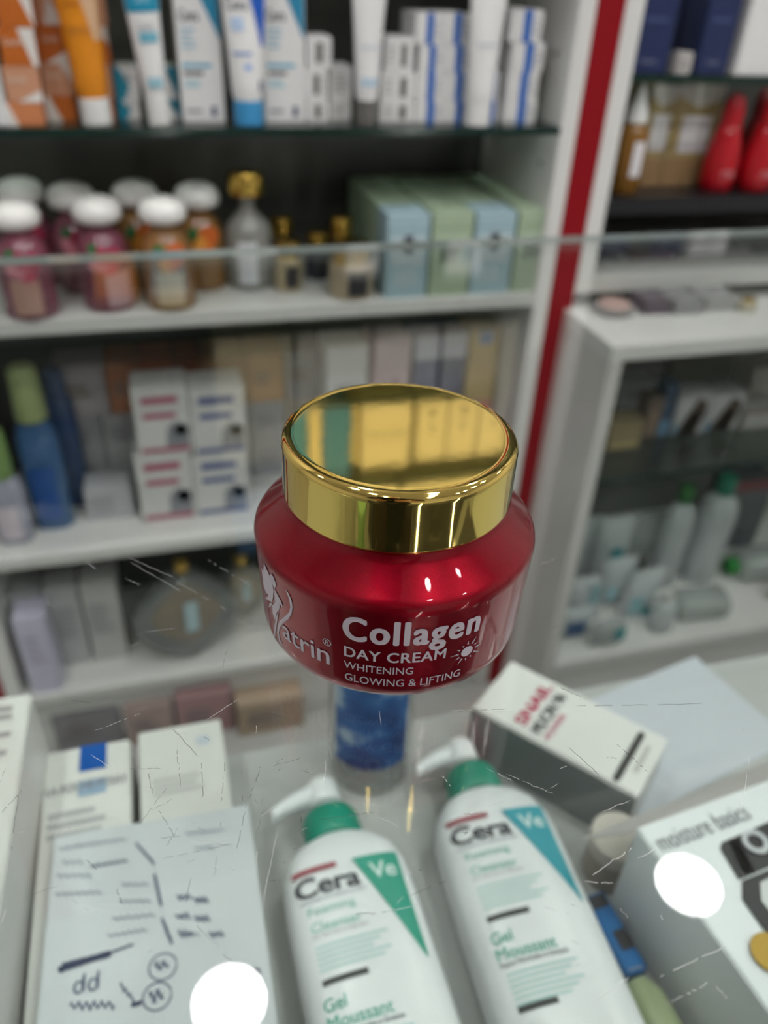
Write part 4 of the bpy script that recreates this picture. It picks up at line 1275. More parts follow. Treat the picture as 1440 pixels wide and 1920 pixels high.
def blue_bottle(label, px, py, Y, r, h, body, capm, cap_h, band=None):
    xc = at(px, py, Y=Y).x
    t = thing('lotion_bottle', label, 'bottle', (xc, Y, ZC), group=None)
    obj('body', lathe('body', [(0.0005, 0), (r * 0.92, 0), (r, 0.004), (r, h * 0.82), (r * 0.85, h * 0.93), (r * 0.5, h), (0.0005, h)], body, 32, sy=0.75, power=2.6), t)
    obj('cap', lathe('cap', [(0.0005, h), (r * 0.72, h), (r * 0.74, h + 0.003), (r * 0.66, h + cap_h * 0.9), (r * 0.5, h + cap_h), (0.0005, h + cap_h)], capm, 28), t)
    if band:
        obj('label_print', patch('label_print', r * 1.0, -125, -60, h * 0.12, h * 0.62, band, 0.0022, 10, 0.80), t)
    return t


blue_bottle('blue lotion bottle with lime green cap on the third shelf', 78, 860, 1.030, 0.0275, 0.170, glass_mat('blue_liquid', (0.4, 0.6, 0.85), 1, 0.05, '3a6ea6', 0.75), mat('a0ad74', 0.4), 0.075, mat('174f9a', 0.4))
blue_bottle('dark blue bottle behind the lime-capped one', 122, 820, 1.079, 0.0205, 0.185, mat('26406e', 0.35), mat('3c5078', 0.35), 0.03)
blue_bottle('pale lilac bottle cut by the left frame edge on the third shelf', 12, 930, 1.000, 0.0235, 0.105, glass_mat('lilac_liquid', (0.85, 0.85, 0.92), 1, 0.05, 'c8c8da', 0.65), mat('7d9a5a', 0.4), 0.07, mat('d9cdd8', 0.4))
carton('pale_carton', 'low pale grey carton between the blue bottle and the printed cartons', 'carton', at(203, 930, Y=1.02).x, 1.045, ZC, 0.064, 0.05, 0.052, mat('bdbcc0', 0.45), [('lines', 'F', 0.1, 0.2, 0.8, 0.8, 4, mat('a3a2a8'))])

# ------------------------------------------------------------------ bottom level
GD = 'white cartons on the bottom shelf'
for p0_, p1_, pb, pt, Yd, m_, lab in (
        (98, 160, 1262, 1100, 1.010, mat('c3c2c4', 0.45), 'white carton on the bottom shelf, left of three'),
        (164, 232, 1264, 1090, 1.010, mat('cbc9c8', 0.45), 'white carton on the bottom shelf, nearest the faceted amber bottle'),
        (30, 96, 1264, 1112, 1.015, mat('bdbcc0', 0.45), 'white carton on the bottom shelf, nearest the left frame edge')):
    shelf_carton('white_stock_carton', lab, 'carton', p0_, p1_, pb, pt, ZD, 0.07, m_, [('lines', 'F', 0.15, 0.35, 0.8, 0.75, 6, mat('a6a5a8'))], Yd, GD)
shelf_carton('lilac_carton', 'pale lilac carton standing in front on the bottom shelf', 'carton', 40, 100, 1300, 1160, ZD, 0.05, mat('d5cfe6', 0.4), [('lines', 'F', 0.2, 0.4, 0.8, 0.8, 4, mat('b3acc9'))], 0.957, None)
shelf_carton('brown_carton', 'brown carton behind the white ones on the bottom shelf', 'carton', 60, 110, 1180, 1072, ZD, 0.05, mat('9a6b45', 0.45), [('rect', 'F', 0.2, 0.6, 0.8, 0.8, mat('c09a70', 0.4))], 1.100, None)


def faceted_bottle(label, px, py, Y, r, th, tilt):
    """flat diamond-shaped perfume bottle standing on one corner, with amber inside"""
    c = at(px, py, Y=Y)
    t = thing('perfume_bottle', label, 'bottle', (c.x, Y, ZD + r * 1.02), (0, tilt, math.radians(12)))
    secs = []
    for y, k in ((-th / 2, 0.80), (-th / 2 + 0.006, 0.97), (-th / 2 + 0.010, 1.0), (th / 2 - 0.010, 1.0), (th / 2 - 0.006, 0.97), (th / 2, 0.80)):
        p = 1.35
        secs.append([(math.copysign(abs(math.cos(2 * PI * i / 40)) ** (2 / p), math.cos(2 * PI * i / 40)) * r * k, y, math.copysign(abs(math.sin(2 * PI * i / 40)) ** (2 / p), math.sin(2 * PI * i / 40)) * r * k) for i in range(40)])
    obj('glass_body', loft('glass_body', secs, glass_mat('thick_glass', (0.86, 0.87, 0.86), 1.6, 0.03, '9fa3a2', 0.45), 30), t)
    secs2 = [[(x * 0.66, y * 0.55, z * 0.66 - r * 0.05) for x, y, z in s] for s in secs]
    obj('amber_perfume', loft('amber_perfume', secs2, mat('c99a50', 0.25), 30), t)
    obj('painted_shine', box_mesh('painted_shine', -r * 0.10, r * 0.14, -th / 2 - 0.0012, -th / 2 - 0.0004, -r * 0.25, r * 0.45, mat('b9d2d8', 0.2), 0.0002), t)  # glint on the glass, painted as a pale strip on its front
    obj('stopper', lathe('stopper', [(0.0005, r * 0.98), (0.010, r * 0.98), (0.011, r * 1.0 + 0.018), (0.0005, r * 1.0 + 0.020)], GOLD2, 20), t)
    return t


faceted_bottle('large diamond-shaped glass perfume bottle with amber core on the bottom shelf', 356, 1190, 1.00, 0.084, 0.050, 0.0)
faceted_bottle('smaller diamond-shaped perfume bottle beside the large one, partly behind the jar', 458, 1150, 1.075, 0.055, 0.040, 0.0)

# cartons standing on the floor before the unit
for p0_, p1_, pb, m_, hh, lab in (
        (100, 232, 1402, mat('8f8a90', 0.5), 0.085, 'grey carton on the floor below the left of the shelving unit'),
        (236, 328, 1392, mat('b59d98', 0.5), 0.085, 'beige pink carton on the floor beside the grey one'),
        (332, 440, 1376, mat('b18a8c', 0.5), 0.095, 'dusty pink carton on the floor beside the beige pink one'),
        (444, 570, 1372, mat('b39c87', 0.5), 0.075, 'tan carton on the floor, nearest the blue label bottle')):
    b0 = at((p0_ + p1_) / 2, pb, Z=0.0)
    Yf = b0.y
    x0, x1 = at(p0_, pb - 30, Y=Yf).x, at(p1_, pb - 30, Y=Yf).x
    d_ = min(0.10, 0.965 - Yf)
    carton('floor_carton', lab, 'carton', (x0 + x1) / 2, Yf + 0.03, 0, x1 - x0 - 0.002, 0.06, hh, m_, [('lines', 'F', 0.15, 0.3, 0.7, 0.7, 3, mat('7d7478'))], group='cartons on the floor')

# ------------------------------------------------------------------ wall cabinet contents
NV = mat('25305a', 0.3, var=0.12, scale=25)
for p0_, p1_, lab in ((1196, 1272, 'tall navy carton next to the white cabinet side'), (1280, 1322, 'narrow dark navy carton between two wider navy ones'), (1328, 1388, 'tall navy carton next to the white one at the right frame edge')):
    shelf_carton('navy_carton', lab, 'carton', p0_ - 3, p1_ - 3, 136, -60, ZR1, 0.05, NV if '1280' not in lab else NV, [
        ('rect', 'F', 0.30, 0.10, 0.70, 0.14, mat('59607a', 0.4), 'silver_line'), ('rect', 'F', 0.2, 0.5, 0.8, 0.56, mat('3a4672', 0.4), 'blue_band')], 0.965 if 'narrow' not in lab else 1.020, 'navy cartons')
shelf_carton('white_box', 'white carton at the right frame edge on the cabinet glass shelf', 'carton', 1402, 1480, 142, -60, ZR1, 0.05, CARD, [('rect', 'F', 0.40, 0.78, 0.6, 0.83, mat('4a6a8c', 0.4), 'blue_word')], 0.962)
shelf_carton('mini_carton', 'tiny white carton in front of the narrow navy one', 'carton', 1270, 1298, 139, 98, ZR1, 0.02, mat('b9b4b2', 0.45), [('lines', 'F', 0.2, 0.3, 0.8, 0.7, 2, mat('908c8a'))], 0.958)
# amber dropper bottle, beige cartons, red bottles
AMBER = mat('8a5f24', 0.25, var=0.08)
xa = at(1178, 300, Y=0.985).x
t = thing('amber_bottle', 'amber bottle with white pointed cap and white label by the cabinet side', 'bottle', (xa + 0.004, 0.990, ZR2))
obj('body', lathe('body', [(0.0005, 0), (0.0165, 0), (0.0185, 0.003), (0.0185, 0.070), (0.0165, 0.078), (0.010, 0.084), (0.0005, 0.084)], AMBER, 32), t)
obj('cap', lathe('cap', [(0.0005, 0.084), (0.0125, 0.084), (0.0125, 0.096), (0.009, 0.104), (0.0035, 0.124), (0.0028, 0.128), (0.0005, 0.128)], WHITE, 28), t)
obj('label_print', patch('label_print', 0.0185, -110, -62, 0.022, 0.064, mat('e4e0e2', 0.4), 0.0006), t)
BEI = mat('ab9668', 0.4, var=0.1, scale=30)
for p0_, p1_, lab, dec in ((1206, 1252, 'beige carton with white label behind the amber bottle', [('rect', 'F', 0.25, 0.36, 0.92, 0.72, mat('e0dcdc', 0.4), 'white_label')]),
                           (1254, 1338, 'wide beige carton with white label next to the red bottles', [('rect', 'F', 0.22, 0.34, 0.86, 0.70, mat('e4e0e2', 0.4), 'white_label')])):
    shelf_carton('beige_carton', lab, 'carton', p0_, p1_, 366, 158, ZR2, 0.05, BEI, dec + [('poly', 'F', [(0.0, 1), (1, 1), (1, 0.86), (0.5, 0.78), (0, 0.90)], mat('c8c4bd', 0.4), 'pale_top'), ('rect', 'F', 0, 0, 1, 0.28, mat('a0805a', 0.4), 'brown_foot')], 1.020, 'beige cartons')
RB = mat('b30f1f', 0.22, var=0.06)
for px, Yr, s, lab in ((1352, 0.992, 1.0, 'red drop-shaped bottle next to the wide beige carton'), (1424, 0.985, 1.05, 'red drop-shaped bottle at the right frame edge'), (1404, 1.050, 0.95, 'dark red bottle behind the two drop-shaped ones')):
    xr = at(px, 300, Y=Yr).x
    t = thing('red_bottle', lab, 'bottle', (xr, Yr, ZR2), group='red bottles')
    mm_ = RB if 'behind' not in lab else mat('6e0f18', 0.3)
    obj('body', lathe('body', [(0.0005, 0), (0.019 * s, 0), (0.022 * s, 0.003), (0.0235 * s, 0.018), (0.0235 * s, 0.035), (0.021 * s, 0.055), (0.0165 * s, 0.072), (0.0145 * s, 0.080), (0.0005, 0.080)], mm_, 32, smooth=80), t)
    obj('cap', lathe('cap', [(0.0005, 0.080), (0.0140 * s, 0.080), (0.0138 * s, 0.100), (0.0110 * s, 0.112), (0.0060 * s, 0.117), (0.0005, 0.118)], mm_, 28, smooth=80), t)
    if 'behind' not in lab:
        obj('lettering', text_mesh('lettering', 'rose', 0, 0, 1, 0.5, mat('d98a90', 0.4), 0.01, lambda u, v: (0.0240 * s * math.cos(math.radians(-112 + 40 * u)), 0.0242 * s * math.sin(math.radians(-112 + 40 * u)), 0.020 + 0.018 * v)), t)
# small boxes on the cabinet's bottom board
for p0_, p1_, pt, m_, lab in ((1128, 1160, 486, mat('8d8a8c', 0.45), 'small grey carton at the corner of the cabinet bottom board'), (1186, 1260, 474, mat('6b525c', 0.45), 'mauve carton on the cabinet bottom board'),
                             (1280, 1330, 472, mat('8a8789', 0.45), 'grey carton right of the mauve one on the bottom board'), (1336, 1402, 466, mat('a09da0', 0.45), 'light grey carton on the cabinet bottom board'), (1408, 1480, 462, mat('6d6c6e', 0.45), 'dark grey carton at the right frame edge, bottom board')):
    shelf_carton('small_box', lab, 'carton', p0_, p1_, 522, pt, ZR3, 0.05, m_, [('lines', 'F', 0.2, 0.3, 0.8, 0.7, 2, mat('77757a'))], 1.010, 'small cartons on the bottom board')

# ------------------------------------------------------------------ on top of the low cabinet
xc = at(1152, 585, Z=LT)
t = thing('round_compact', 'round clear compact with pink powder on the low cabinet corner', 'compact', (xc.x - 0.002, max(xc.y, LF + 0.045), LT))
obj('base', lathe('base', [(0.0005, 0), (0.025, 0), (0.028, 0.003), (0.029, 0.009), (0.026, 0.011), (0.0005, 0.011)], glass_mat('compact_clear', (0.9, 0.88, 0.88), 1, 0.05, 'cfc6c6', 0.5), 36), t)
obj('powder', lathe('powder', [(0.0005, 0.011), (0.022, 0.011), (0.020, 0.0135), (0.0005, 0.014)], mat('c9a79f', 0.6), 32), t)
for p0_, p1_, pb, m_, lab in ((1212, 1258, 590, mat('6a5a66', 0.45), 'dusky mauve carton on the low cabinet beside the compact'), (1268, 1318, 590, mat('9c9a9c', 0.45), 'grey carton on the low cabinet, middle of three'),
                             (1326, 1384, 584, mat('b0aeae', 0.45), 'light grey carton on the low cabinet, left of the gold atomiser')):
    b0 = at((p0_ + p1_) / 2, pb, Z=LT)
    Yt = min(max(b0.y, LF + 0.02), 1.08)
    x0, x1 = at(p0_, pb - 15, Y=Yt).x, at(p1_, pb - 15, Y=Yt).x
    carton('low_box', lab, 'carton', (x0 + x1) / 2, Yt + 0.025, LT, x1 - x0, 0.05, 0.019, m_, [('lines', 'T', 0.2, 0.3, 0.8, 0.7, 3, mat('8b898d'))], group='cartons on the low cabinet')
b0 = at(1398, 582, Z=LT)
t = thing('gold_atomiser', 'small gold-topped atomiser on the low cabinet at the right', 'bottle', (b0.x, b0.y, LT))
obj('body', lathe('body', [(0.0005, 0), (0.012, 0), (0.013, 0.002), (0.013, 0.012), (0.009, 0.014), (0.0005, 0.014)], mat('c9c2ae', 0.2), 28), t)
obj('cap', lathe('cap', [(0.0005, 0.014), (0.009, 0.014), (0.0095, 0.018), (0.006, 0.0195), (0.0005, 0.0195)], GOLD2, 28), t)

# ------------------------------------------------------------------ inside the low cabinet, upper glass shelf
def lowbox(label, p0_, p1_, pb, pt, m_, dec, Y, zz=None, d=0.03, nm='printed_box', group=None):
    return shelf_carton(nm, label, 'carton', p0_, p1_, pb, pt, ZL1 if zz is None else zz, d, m_, dec, Y, group, ymin=0.84)


HAIR, SKIN = mat('4a372e', 0.45), mat('a07a62', 0.45)
for k, (p0_, p1_) in enumerate(((1262, 1320), (1322, 1382))):
    lowbox('white box with a brown portrait strip, %s one inside the low cabinet' % ['left', 'right'][k], p0_, p1_, 856, 738, mat('c6c4c6', 0.4), [
        ('poly', 'F', [(0.10, 0.0), (0.75, 0.0), (0.95, 0.55), (0.85, 0.80), (0.60, 0.86), (0.45, 0.60)], HAIR, 'portrait_hair'),
        ('poly', 'F', [(0.25, 0.0), (0.70, 0.0), (0.78, 0.45), (0.60, 0.62), (0.45, 0.45)], SKIN, 'portrait_face'),
        ('rect', 'F', 0.0, 0.0, 0.22, 0.25, mat('7fa0b8', 0.4), 'blue_corner')], 0.930, group='portrait boxes')
lowbox('tan carton on the low cabinet glass shelf by its side panel', 1140, 1200, 866, 790, mat('8f7f5c', 0.45), [('rect', 'F', 0.1, 0.1, 0.9, 0.25, mat('b0a070', 0.4), 'gold_band')], 0.905)
lowbox('slim dark blue box left of the portrait boxes', 1236, 1258, 860, 722, mat('38506e', 0.45), [('rect', 'F', 0.1, 0.0, 0.9, 0.3, mat('6f9bc0', 0.4), 'blue_foot')], 0.935)
lowbox('slim brown box beside the tan carton', 1206, 1234, 862, 748, mat('6f5d50', 0.45), [('rect', 'F', 0.2, 0.1, 0.8, 0.7, mat('8f7a6c', 0.4), 'pale_strip')], 0.930)
lowbox('white carton behind the tan one inside the low cabinet', 1158, 1232, 800, 716, mat('c5c0c6', 0.45), [('lines', 'F', 0.2, 0.3, 0.8, 0.7, 3, mat('a5a0a8'))], 1.030, d=0.05)
lowbox('mauve grey carton in the back of the low cabinet', 1150, 1240, 760, 680, mat('6c6068', 0.45), [], 1.100, d=0.05)
lowbox('white carton right of the portrait boxes inside the low cabinet', 1388, 1460, 850, 770, mat('bcbab8', 0.45), [('rect', 'F', 0, 0.85, 1, 1, mat('9c7a6a', 0.4), 'brown_band')], 0.925, d=0.05)
lowbox('tall pale carton at the right frame edge inside the low cabinet', 1392, 1470, 850, 690, mat('bdb4b0', 0.45), [('poly', 'F', [(0.45, 0.55), (0.95, 0.5), (0.95, 0.75), (0.6, 0.8)], mat('6a6062', 0.4), 'dark_picture')], 0.990, d=0.05)
lowbox('dark brown carton in the back of the low cabinet', 1252, 1372, 770, 668, mat('5a5048', 0.45), [], 1.100, d=0.05)

# ------------------------------------------------------------------ heap at the bottom of the low cabinet
SACH = glass_mat('sachet_film', (0.93, 0.95, 0.96), 1.0, 0.12, 'e8eef0', 0.58)
SACH2 = glass_mat('sachet_film_grey', (0.86, 0.88, 0.88), 1.0, 0.12, 'bcc1bf', 0.55)
TEALP, NAVP, GREENC = mat('2f8c92', 0.4), mat('2a527e', 0.4), mat('1f8a34', 0.35)


def sachet(px, py, Y, zb, w, h, d, label, m_, prints, tilt, seed):
    rn = random.Random(seed)
    c = at(px, py, Y=Y)
    root = thing('plastic_sachet', label, 'sachet', (c.x, Y, zb), (0, 0, 0), 'crumpled sachets in the low cabinet')
    n1, n2 = 8, 8
    vs, fs = [], []
    for side in (-1, 1):
        for j in range(n2 + 1):
            for i in range(n1 + 1):
                u, v = i / n1 * 2 - 1, j / n2 * 2 - 1
                bul = (1 - u ** 4) * (1 - v ** 4)
                vs.append((u * w / 2 * (1 - 0.08 * v * v) + v * math.sin(tilt) * h * 0.3, side * d / 2 * bul + rn.gauss(0, d * 0.05) * bul, h / 2 + v * h / 2))
    N_ = (n1 + 1) * (n2 + 1)
    for s_ in (0, 1):
        for j in range(n2):
            for i in range(n1):
                a = s_ * N_ + j * (n1 + 1) + i
                q = (a, a + 1, a + n1 + 2, a + n1 + 1)
                fs.append(q if s_ == 0 else q[::-1])
    obj('film', new_mesh('film', vs, fs, m_, 25), root)
    for (u0, v0, u1, v1, pm) in prints:
        obj('printed_patch', box_mesh('printed_patch', (u0 - .5) * w, (u1 - .5) * w, -d / 2 - 0.0022, -d / 2 - 0.0014, v0 * h, v1 * h, pm, 0.0002), root)
    return root


heap = [
    (1120, 980, 1.00, 0.0, 'white and teal sachet at the back left of the heap by the side panel', SACH, [(0.6, 0.4, 0.9, 0.8, TEALP)], 0.085),
    (1165, 965, 0.968, 0.0, 'pale sachet with a teal square, back row of the heap', SACH, [(0.35, 0.2, 0.7, 0.65, TEALP)], 0.095),
    (1205, 1010, 1.00, 0.0, 'grey sachet with a dark patch, back row of the heap', SACH2, [(0.2, 0.1, 0.6, 0.4, INK)], 0.080),
    (1110, 1060, 0.902, 0.0, 'pale sachet in the middle of the heap by the side panel', SACH, [(0.5, 0.5, 0.8, 0.9, mat('8fb4b8', 0.4))], 0.075),
    (1160, 1075, 0.932, 0.0, 'shiny white sachet in the centre of the heap', SACH, [(0.15, 0.2, 0.45, 0.5, mat('a5cdd6', 0.4))], 0.078),
    (1215, 1070, 0.902, 0.0, 'white sachet with pale teal print right of the heap centre', SACH, [(0.1, 0.1, 0.5, 0.5, mat('9ac6cc', 0.4)), (0.5, 0.02, 0.9, 0.2, TEALP)], 0.072),
    (1085, 1130, 0.870, 0.0, 'sachet with a dark blue patch, front left of the heap', SACH, [(0.2, 0.25, 0.7, 0.7, NAVP)], 0.060),
    (1150, 1150, 0.840, 0.0, 'grey sachet with a teal triangle, front of the heap', SACH2, [(0.55, 0.35, 0.85, 0.75, TEALP)], 0.055),
]
for k, (px, py, Y, zz, lab, m_, pr, hh) in enumerate(heap):
    sachet(px, py, Y, LB + zz, 0.068, hh * (1.75 if k < 3 else 1.35 if k < 6 else 1.1), 0.024, lab, m_, pr, (k % 3 - 1) * 0.3, 40 + k)


def clear_travel(label, px, py, Y, r, h, lying, capm=GREENC, ang=0.0):
    c = at(px, py, Y=Y)
    if lying:
        t = thing('travel_bottle', label, 'bottle', (c.x, Y, LB + r * 0.8), (PI / 2 + 0.02, 0, ang), 'clear bottles in the low cabinet')
    else:
        t = thing('travel_bottle', label, 'bottle', (c.x, Y, LB), (0, 0, 0), 'clear bottles in the low cabinet')
    obj('body', lathe('body', [(0.0005, 0), (r * 0.9, 0), (r, 0.004), (r, h * 0.75), (r * 0.85, h * 0.86), (r * 0.40, h * 0.92), (r * 0.40, h * 0.94), (0.0005, h * 0.94)], SACH2 if lying else SACH, 28, sy=0.8, power=2.8), t)
    obj('cap', lathe('cap', [(0.0005, h * 0.93), (r * 0.50, h * 0.93), (r * 0.50, h * 1.06), (r * 0.42, h * 1.09), (0.0005, h * 1.09)], capm, 24), t)
    return t


clear_travel('clear bottle with dark green cap standing left of its taller twin in the low cabinet', 1252, 1040, 0.968, 0.026, 0.195, False, mat('1d6a2a', 0.35))
clear_travel('taller clear bottle with teal green cap standing in the low cabinet', 1318, 1040, 0.968, 0.033, 0.205, False, mat('177560', 0.35))
clear_travel('small clear upright bottle with pale cap at the front of the low cabinet', 1240, 1160, 0.855, 0.021, 0.070, False, mat('c9c7c4', 0.4))
clear_travel('clear bottle lying with green cap toward the left, front of the low cabinet', 1335, 1180, 0.872, 0.030, 0.105, True, GREENC, -PI / 2 - 0.10)
clear_travel('clear bottle lying with green cap, behind the front lying one by the right frame edge', 1442, 1110, 0.945, 0.034, 0.105, True, GREENC, -PI / 2 - 0.1)
carton('dark_red_carton', 'grey carton with dark red top edge in the back of the low cabinet', 'carton', at(1405, 1000, Y=1.0).x, 1.06, LB, 0.10, 0.06, 0.16, mat('55585e', 0.45), [('rect', 'F', 0, 0.86, 1, 1, mat('6e2a30', 0.4), 'dark_red_edge')])
sachet(1450, 1150, 0.880, LB, 0.06, 0.06, 0.02, 'pale pink sachet at the right frame edge of the low cabinet', glass_mat('pink_film', (0.9, 0.85, 0.85), 1, 0.1, 'cfc0c0', 0.6), [(0.2, 0.2, 0.6, 0.5, mat('b59a9a', 0.4))], 0.1, 77)

# ------------------------------------------------------------------ upper shelves, seen only mirrored in the gold lid
GU = 'cartons on the high shelves mirrored in the lid'
dots = [('rect', 'F', 0.42, 0.45, 0.58, 0.52, mat('8a8474', 0.5), 'grey_mark'), ('rect', 'F', 0.40, 0.20, 0.60, 0.30, mat('6f6a5c', 0.5), 'dark_mark')]
for x, w, h, col_, nm_, dec in ((0.070, 0.058, 0.118, '2f86c8', 'dark teal', []), (0.130, 0.047, 0.112, '3a92d2', 'teal', []), (0.178, 0.020, 0.106, 'e9dfc0', 'slim cream', []), (0.199, 0.040, 0.116, '3088cc', 'deep teal', []),
                                (0.240, 0.010, 0.098, 'd8cca6', 'slim ivory', []), (0.254, 0.074, 0.108, 'efe8d4', 'wide ivory', [('rect', 'F', 0.1, 0.45, 0.9, 0.52, mat('c9c2aa', 0.5), 'pale_band')]),
                                (0.336, 0.046, 0.104, 'f0ead8', 'off-white', dots), (0.384, 0.046, 0.104, 'efe9da', 'bone white', dots), (0.432, 0.046, 0.104, 'f1ecdf', 'chalk white', dots)):
    carton('upper_carton', '%s carton on the high shelf, mirrored in the gold lid' % nm_, 'carton', x + w / 2, 0.995, 1.415, w - 0.001, 0.07, h, mat(col_, 0.45), dec, group=GU)
for x, w, h, col_, nm_ in ((0.06, 0.10, 0.185, 'd6c9a2', 'straw'), (0.165, 0.10, 0.19, 'e5dcc4', 'oatmeal'), (0.27, 0.09, 0.18, 'e8e2d2', 'pearl'), (0.365, 0.11, 0.185, 'ded6c0', 'buff')):
    carton('upper_carton', '%s carton one shelf above the frame, mirrored in the gold lid' % nm_, 'carton', x + w / 2, 0.995, 1.19, w - 0.002, 0.07, h, mat(col_, 0.45), [('rect', 'F', 0.15, 0.5, 0.85, 0.7, mat('b5ad95', 0.4), 'printed_panel')], group=GU)
for x, w, h, col_, nm_ in ((0.06, 0.12, 0.20, 'd9cdab', 'sand'), (0.185, 0.13, 0.19, 'ebe5d5', 'white'), (0.32, 0.155, 0.20, 'e5dfcf', 'wide pearl')):
    carton('upper_carton', '%s carton on the topmost shelf, mirrored at the lid front edge' % nm_, 'carton', x + w / 2, 0.995, 1.552, w - 0.002, 0.07, h, mat(col_, 0.45), [('rect', 'F', 0.15, 0.5, 0.85, 0.7, mat('b5ad95', 0.4), 'printed_panel')], group=GU)

# ------------------------------------------------------------------ what stands behind the camera and shows only in the jar's reflections
case = thing('display_case', 'dark display case across the aisle, mirrored in the jar', 'display case', (0.4, -1.1, 0))
upart('body', -0.9, 1.7, -1.3, -0.86, 0, 0.80, mat('3b3a3c', 0.4), 0.003, case)
upart('worktop', -0.92, 1.72, -1.32, -0.84, 0.80, 0.83, LAMIN, 0.003, case)
LED = emit_mat('led_strip_light', (1.0, 0.98, 0.93), 30.0)
for x in (0.125, 0.87):
    st_ = upart('led_strip', x - 0.010, x + 0.010, -0.8590, -0.8530, 0.04, 0.78, LED, 0, case)
    upart('strip_rail', x - 0.013, x + 0.013, -0.8600, -0.8585, 0.03, 0.79, mat('c9c9c8', 0.3, 0.7), 0, case)
t = thing('green_bottle', 'pale green lotion bottle in the counter front, mirrored in the lid side', 'bottle', (-0.140, -0.008, ZS + 0.002))
obj('body', lathe('body', [(0.0005, 0), (0.025, 0), (0.028, 0.004), (0.0285, 0.060), (0.027, 0.090), (0.018, 0.116), (0.013, 0.124), (0.0005, 0.124)], mat('8fbf8a', 0.35), 32, smooth=80), t)
obj('cap', lathe('cap', [(0.0005, 0.124), (0.014, 0.124), (0.0145, 0.128), (0.0190, 0.148), (0.018, 0.152), (0.0005, 0.153)], mat('a3cf9c', 0.35), 28), t)
carton('front_carton', 'white carton in the counter front, mirrored in the lid side', 'carton', -0.320, -0.02, ZS, 0.11, 0.08, 0.17, CARD, [('lines', 'F', 0.2, 0.3, 0.8, 0.7, 4, mat('bdbdbd'))])

mt = obj('added_dark_mat', box_mesh('added_dark_mat', -0.35, 0.35, -0.083, 0.060, 0, 0.002, mat('17171a', 0.9), 0.0008), None, (0.10, 0.0, ZS))  # unseen dark sheet added to darken what the jar mirrors
tag(mt, 'unseen thin black felt mat added along the counter front to darken the jar', 'mat')
carton('added_black_carton', 'unseen black carton added in the counter front to darken the jar', 'carton', -0.025, -0.052, ZS + 0.002, 0.135, 0.05, 0.185, mat('121214', 0.5), [('lines', 'F', 0.2, 0.3, 0.8, 0.7, 4, mat('2c2c30'))])  # unseen box, added so the jar side mirrors less pale shelf
carton('added_charcoal_carton', 'unseen low charcoal carton added in the counter front to darken the jar', 'carton', 0.255, -0.030, ZS + 0.002, 0.22, 0.09, 0.06, mat('2c2a2c', 0.5), [('lines', 'T', 0.2, 0.3, 0.8, 0.7, 4, mat('3d3d42'))])  # also unseen, added to darken the right of the jar

# the photographer's phone, lens at the camera
ph = thing('smartphone', 'black smartphone taking the picture, mirrored dark in the jar', 'phone', CAM)
ph.rotation_euler = M3.to_euler()
obj('body', box_mesh('body', -0.050, 0.026, -0.130, 0.033, 0.0015, 0.0095, mat('101012', 0.25), 0.003), ph)
obj('lens_ring', lathe('lens_ring', [(0.0060, 0.0004), (0.0085, 0.0004), (0.0085, 0.0016), (0.0060, 0.0016)], mat('2c2c30', 0.3, 0.6), 24, cap=False), ph)


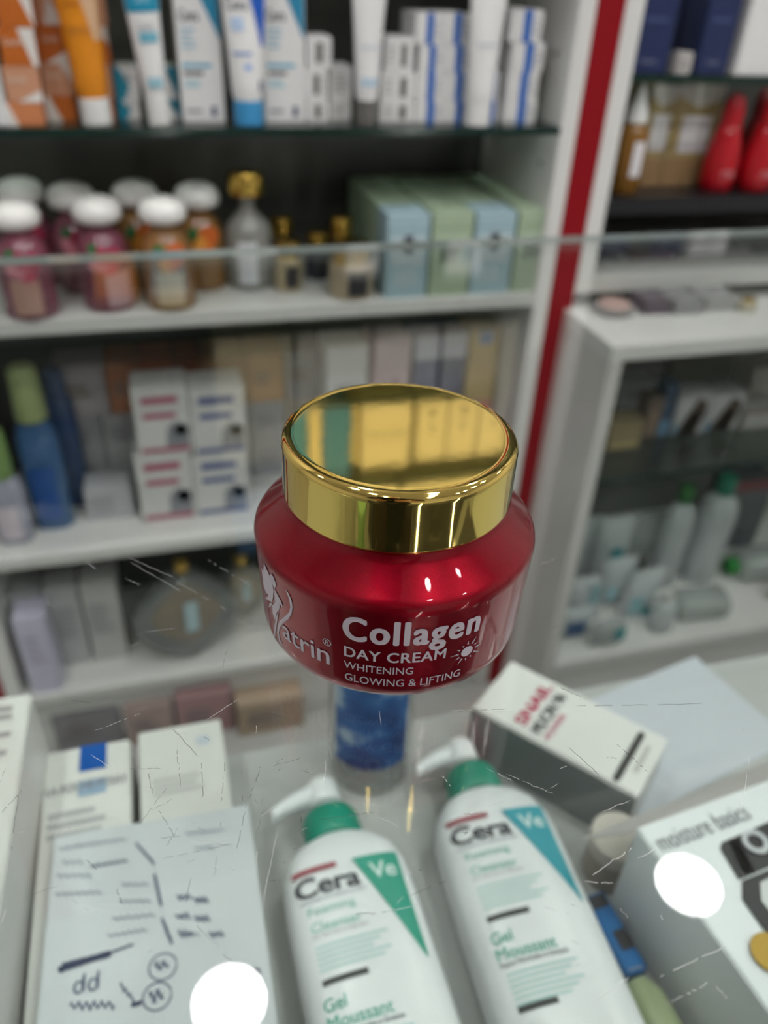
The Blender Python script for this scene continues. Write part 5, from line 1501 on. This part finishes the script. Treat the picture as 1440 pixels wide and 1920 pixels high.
def person():
    J = {'pelvis': (0, 0, 0.93, .135, .10), 'waist': (0, 0.005, 1.06, .125, .095), 'chest': (0, 0.0, 1.26, .145, .105), 'upper': (0, -0.005, 1.38, .12, .085), 'neck': (0, 0.015, 1.47, .052, .052), 'jaw': (0, 0.045, 1.55, .062, .070), 'head': (0, 0.045, 1.64, .078, .092), 'crown': (0, 0.03, 1.72, .050, .060)}
    E_ = [('pelvis', 'waist'), ('waist', 'chest'), ('chest', 'upper'), ('upper', 'neck'), ('neck', 'jaw'), ('jaw', 'head'), ('head', 'crown')]
    for s, n in ((-1, 'l'), (1, 'r')):
        J['hip' + n] = (0.085 * s, 0, 0.88, .088, .088)
        J['knee' + n] = (0.095 * s, 0.015, 0.48, .058, .058)
        J['calf' + n] = (0.098 * s, -0.01, 0.34, .055, .055)
        J['ankle' + n] = (0.10 * s, -0.01, 0.09, .040, .040)
        J['toe' + n] = (0.12 * s, 0.15, 0.035, .042, .030)
        J['sh' + n] = (0.175 * s, -0.005, 1.37, .058, .058)
        J['el' + n] = (0.215 * s, 0.06, 1.10, .042, .042)
        E_ += [('pelvis', 'hip' + n), ('hip' + n, 'knee' + n), ('knee' + n, 'calf' + n), ('calf' + n, 'ankle' + n), ('ankle' + n, 'toe' + n), ('upper', 'sh' + n), ('sh' + n, 'el' + n)]
    J['wrr'] = (0.185, 0.27, 1.045, .028, .028)
    J['har'] = (0.165, 0.345, 1.050, .030, .022)
    J['wrl'] = (0.03, 0.27, 1.03, .028, .028)
    J['hal'] = (0.075, 0.345, 1.030, .030, .022)
    E_ += [('elr', 'wrr'), ('wrr', 'har'), ('ell', 'wrl'), ('wrl', 'hal')]
    for h_, sx in (('har', -1), ('hal', 1)):
        bx, by, bz = J[h_][:3]
        for k in range(4):
            J['%sf%d' % (h_, k)] = (bx + sx * 0.012, by + 0.030, bz + 0.022 - 0.017 * k, .0085, .0085)
            J['%sg%d' % (h_, k)] = (bx + sx * 0.030, by + 0.036 - 0.003 * k, bz + 0.020 - 0.016 * k, .0075, .0075)
            E_ += [(h_, '%sf%d' % (h_, k)), ('%sf%d' % (h_, k), '%sg%d' % (h_, k))]
        J[h_ + 't'] = (bx + sx * 0.026, by - 0.004, bz + 0.030, .009, .009)
        J[h_ + 'u'] = (bx + sx * 0.046, by + 0.006, bz + 0.034, .0075, .0075)
        E_ += [(h_, h_ + 't'), (h_ + 't', h_ + 'u')]
    names = list(J)
    me = bpy.data.meshes.new('person')
    me.from_pydata([J[k][:3] for k in names], [(names.index(a), names.index(b)) for a, b in E_], [])
    o = bpy.data.objects.new('person_tmp', me)
    COL.objects.link(o)
    md1 = o.modifiers.new('skin', 'SKIN')
    md1.use_smooth_shade = True
    sv = me.skin_vertices[0].data
    for i, k in enumerate(names):
        sv[i].radius = J[k][3:5]
    sv[0].use_root = True
    ms = o.modifiers.new('sub', 'SUBSURF')
    ms.levels = ms.render_levels = 2
    dg = bpy.context.evaluated_depsgraph_get()
    m2 = bpy.data.meshes.new_from_object(o.evaluated_get(dg))
    bpy.data.objects.remove(o)
    m2.name = 'person'
    m2.materials.clear()
    for m_ in (mat('16171b', 0.8), mat('b98a6e', 0.5), mat('1c1d24', 0.8), mat('1a1512', 0.6)):
        m2.materials.append(m_)
    for p in m2.polygons:
        c = p.center
        p.use_smooth = True
        p.material_index = 1 if (c.z > 1.47 and c.y > 0.02 and c.z < 1.66) or c.y > 0.25 else 3 if c.z > 1.50 else 2 if c.z < 0.92 else 0
    return m2


pe = obj('person', person(), None, (-0.14, -0.375, 0.0))
tag(pe, 'person in dark clothes holding the phone over the counter, mirrored in the jar', 'person')
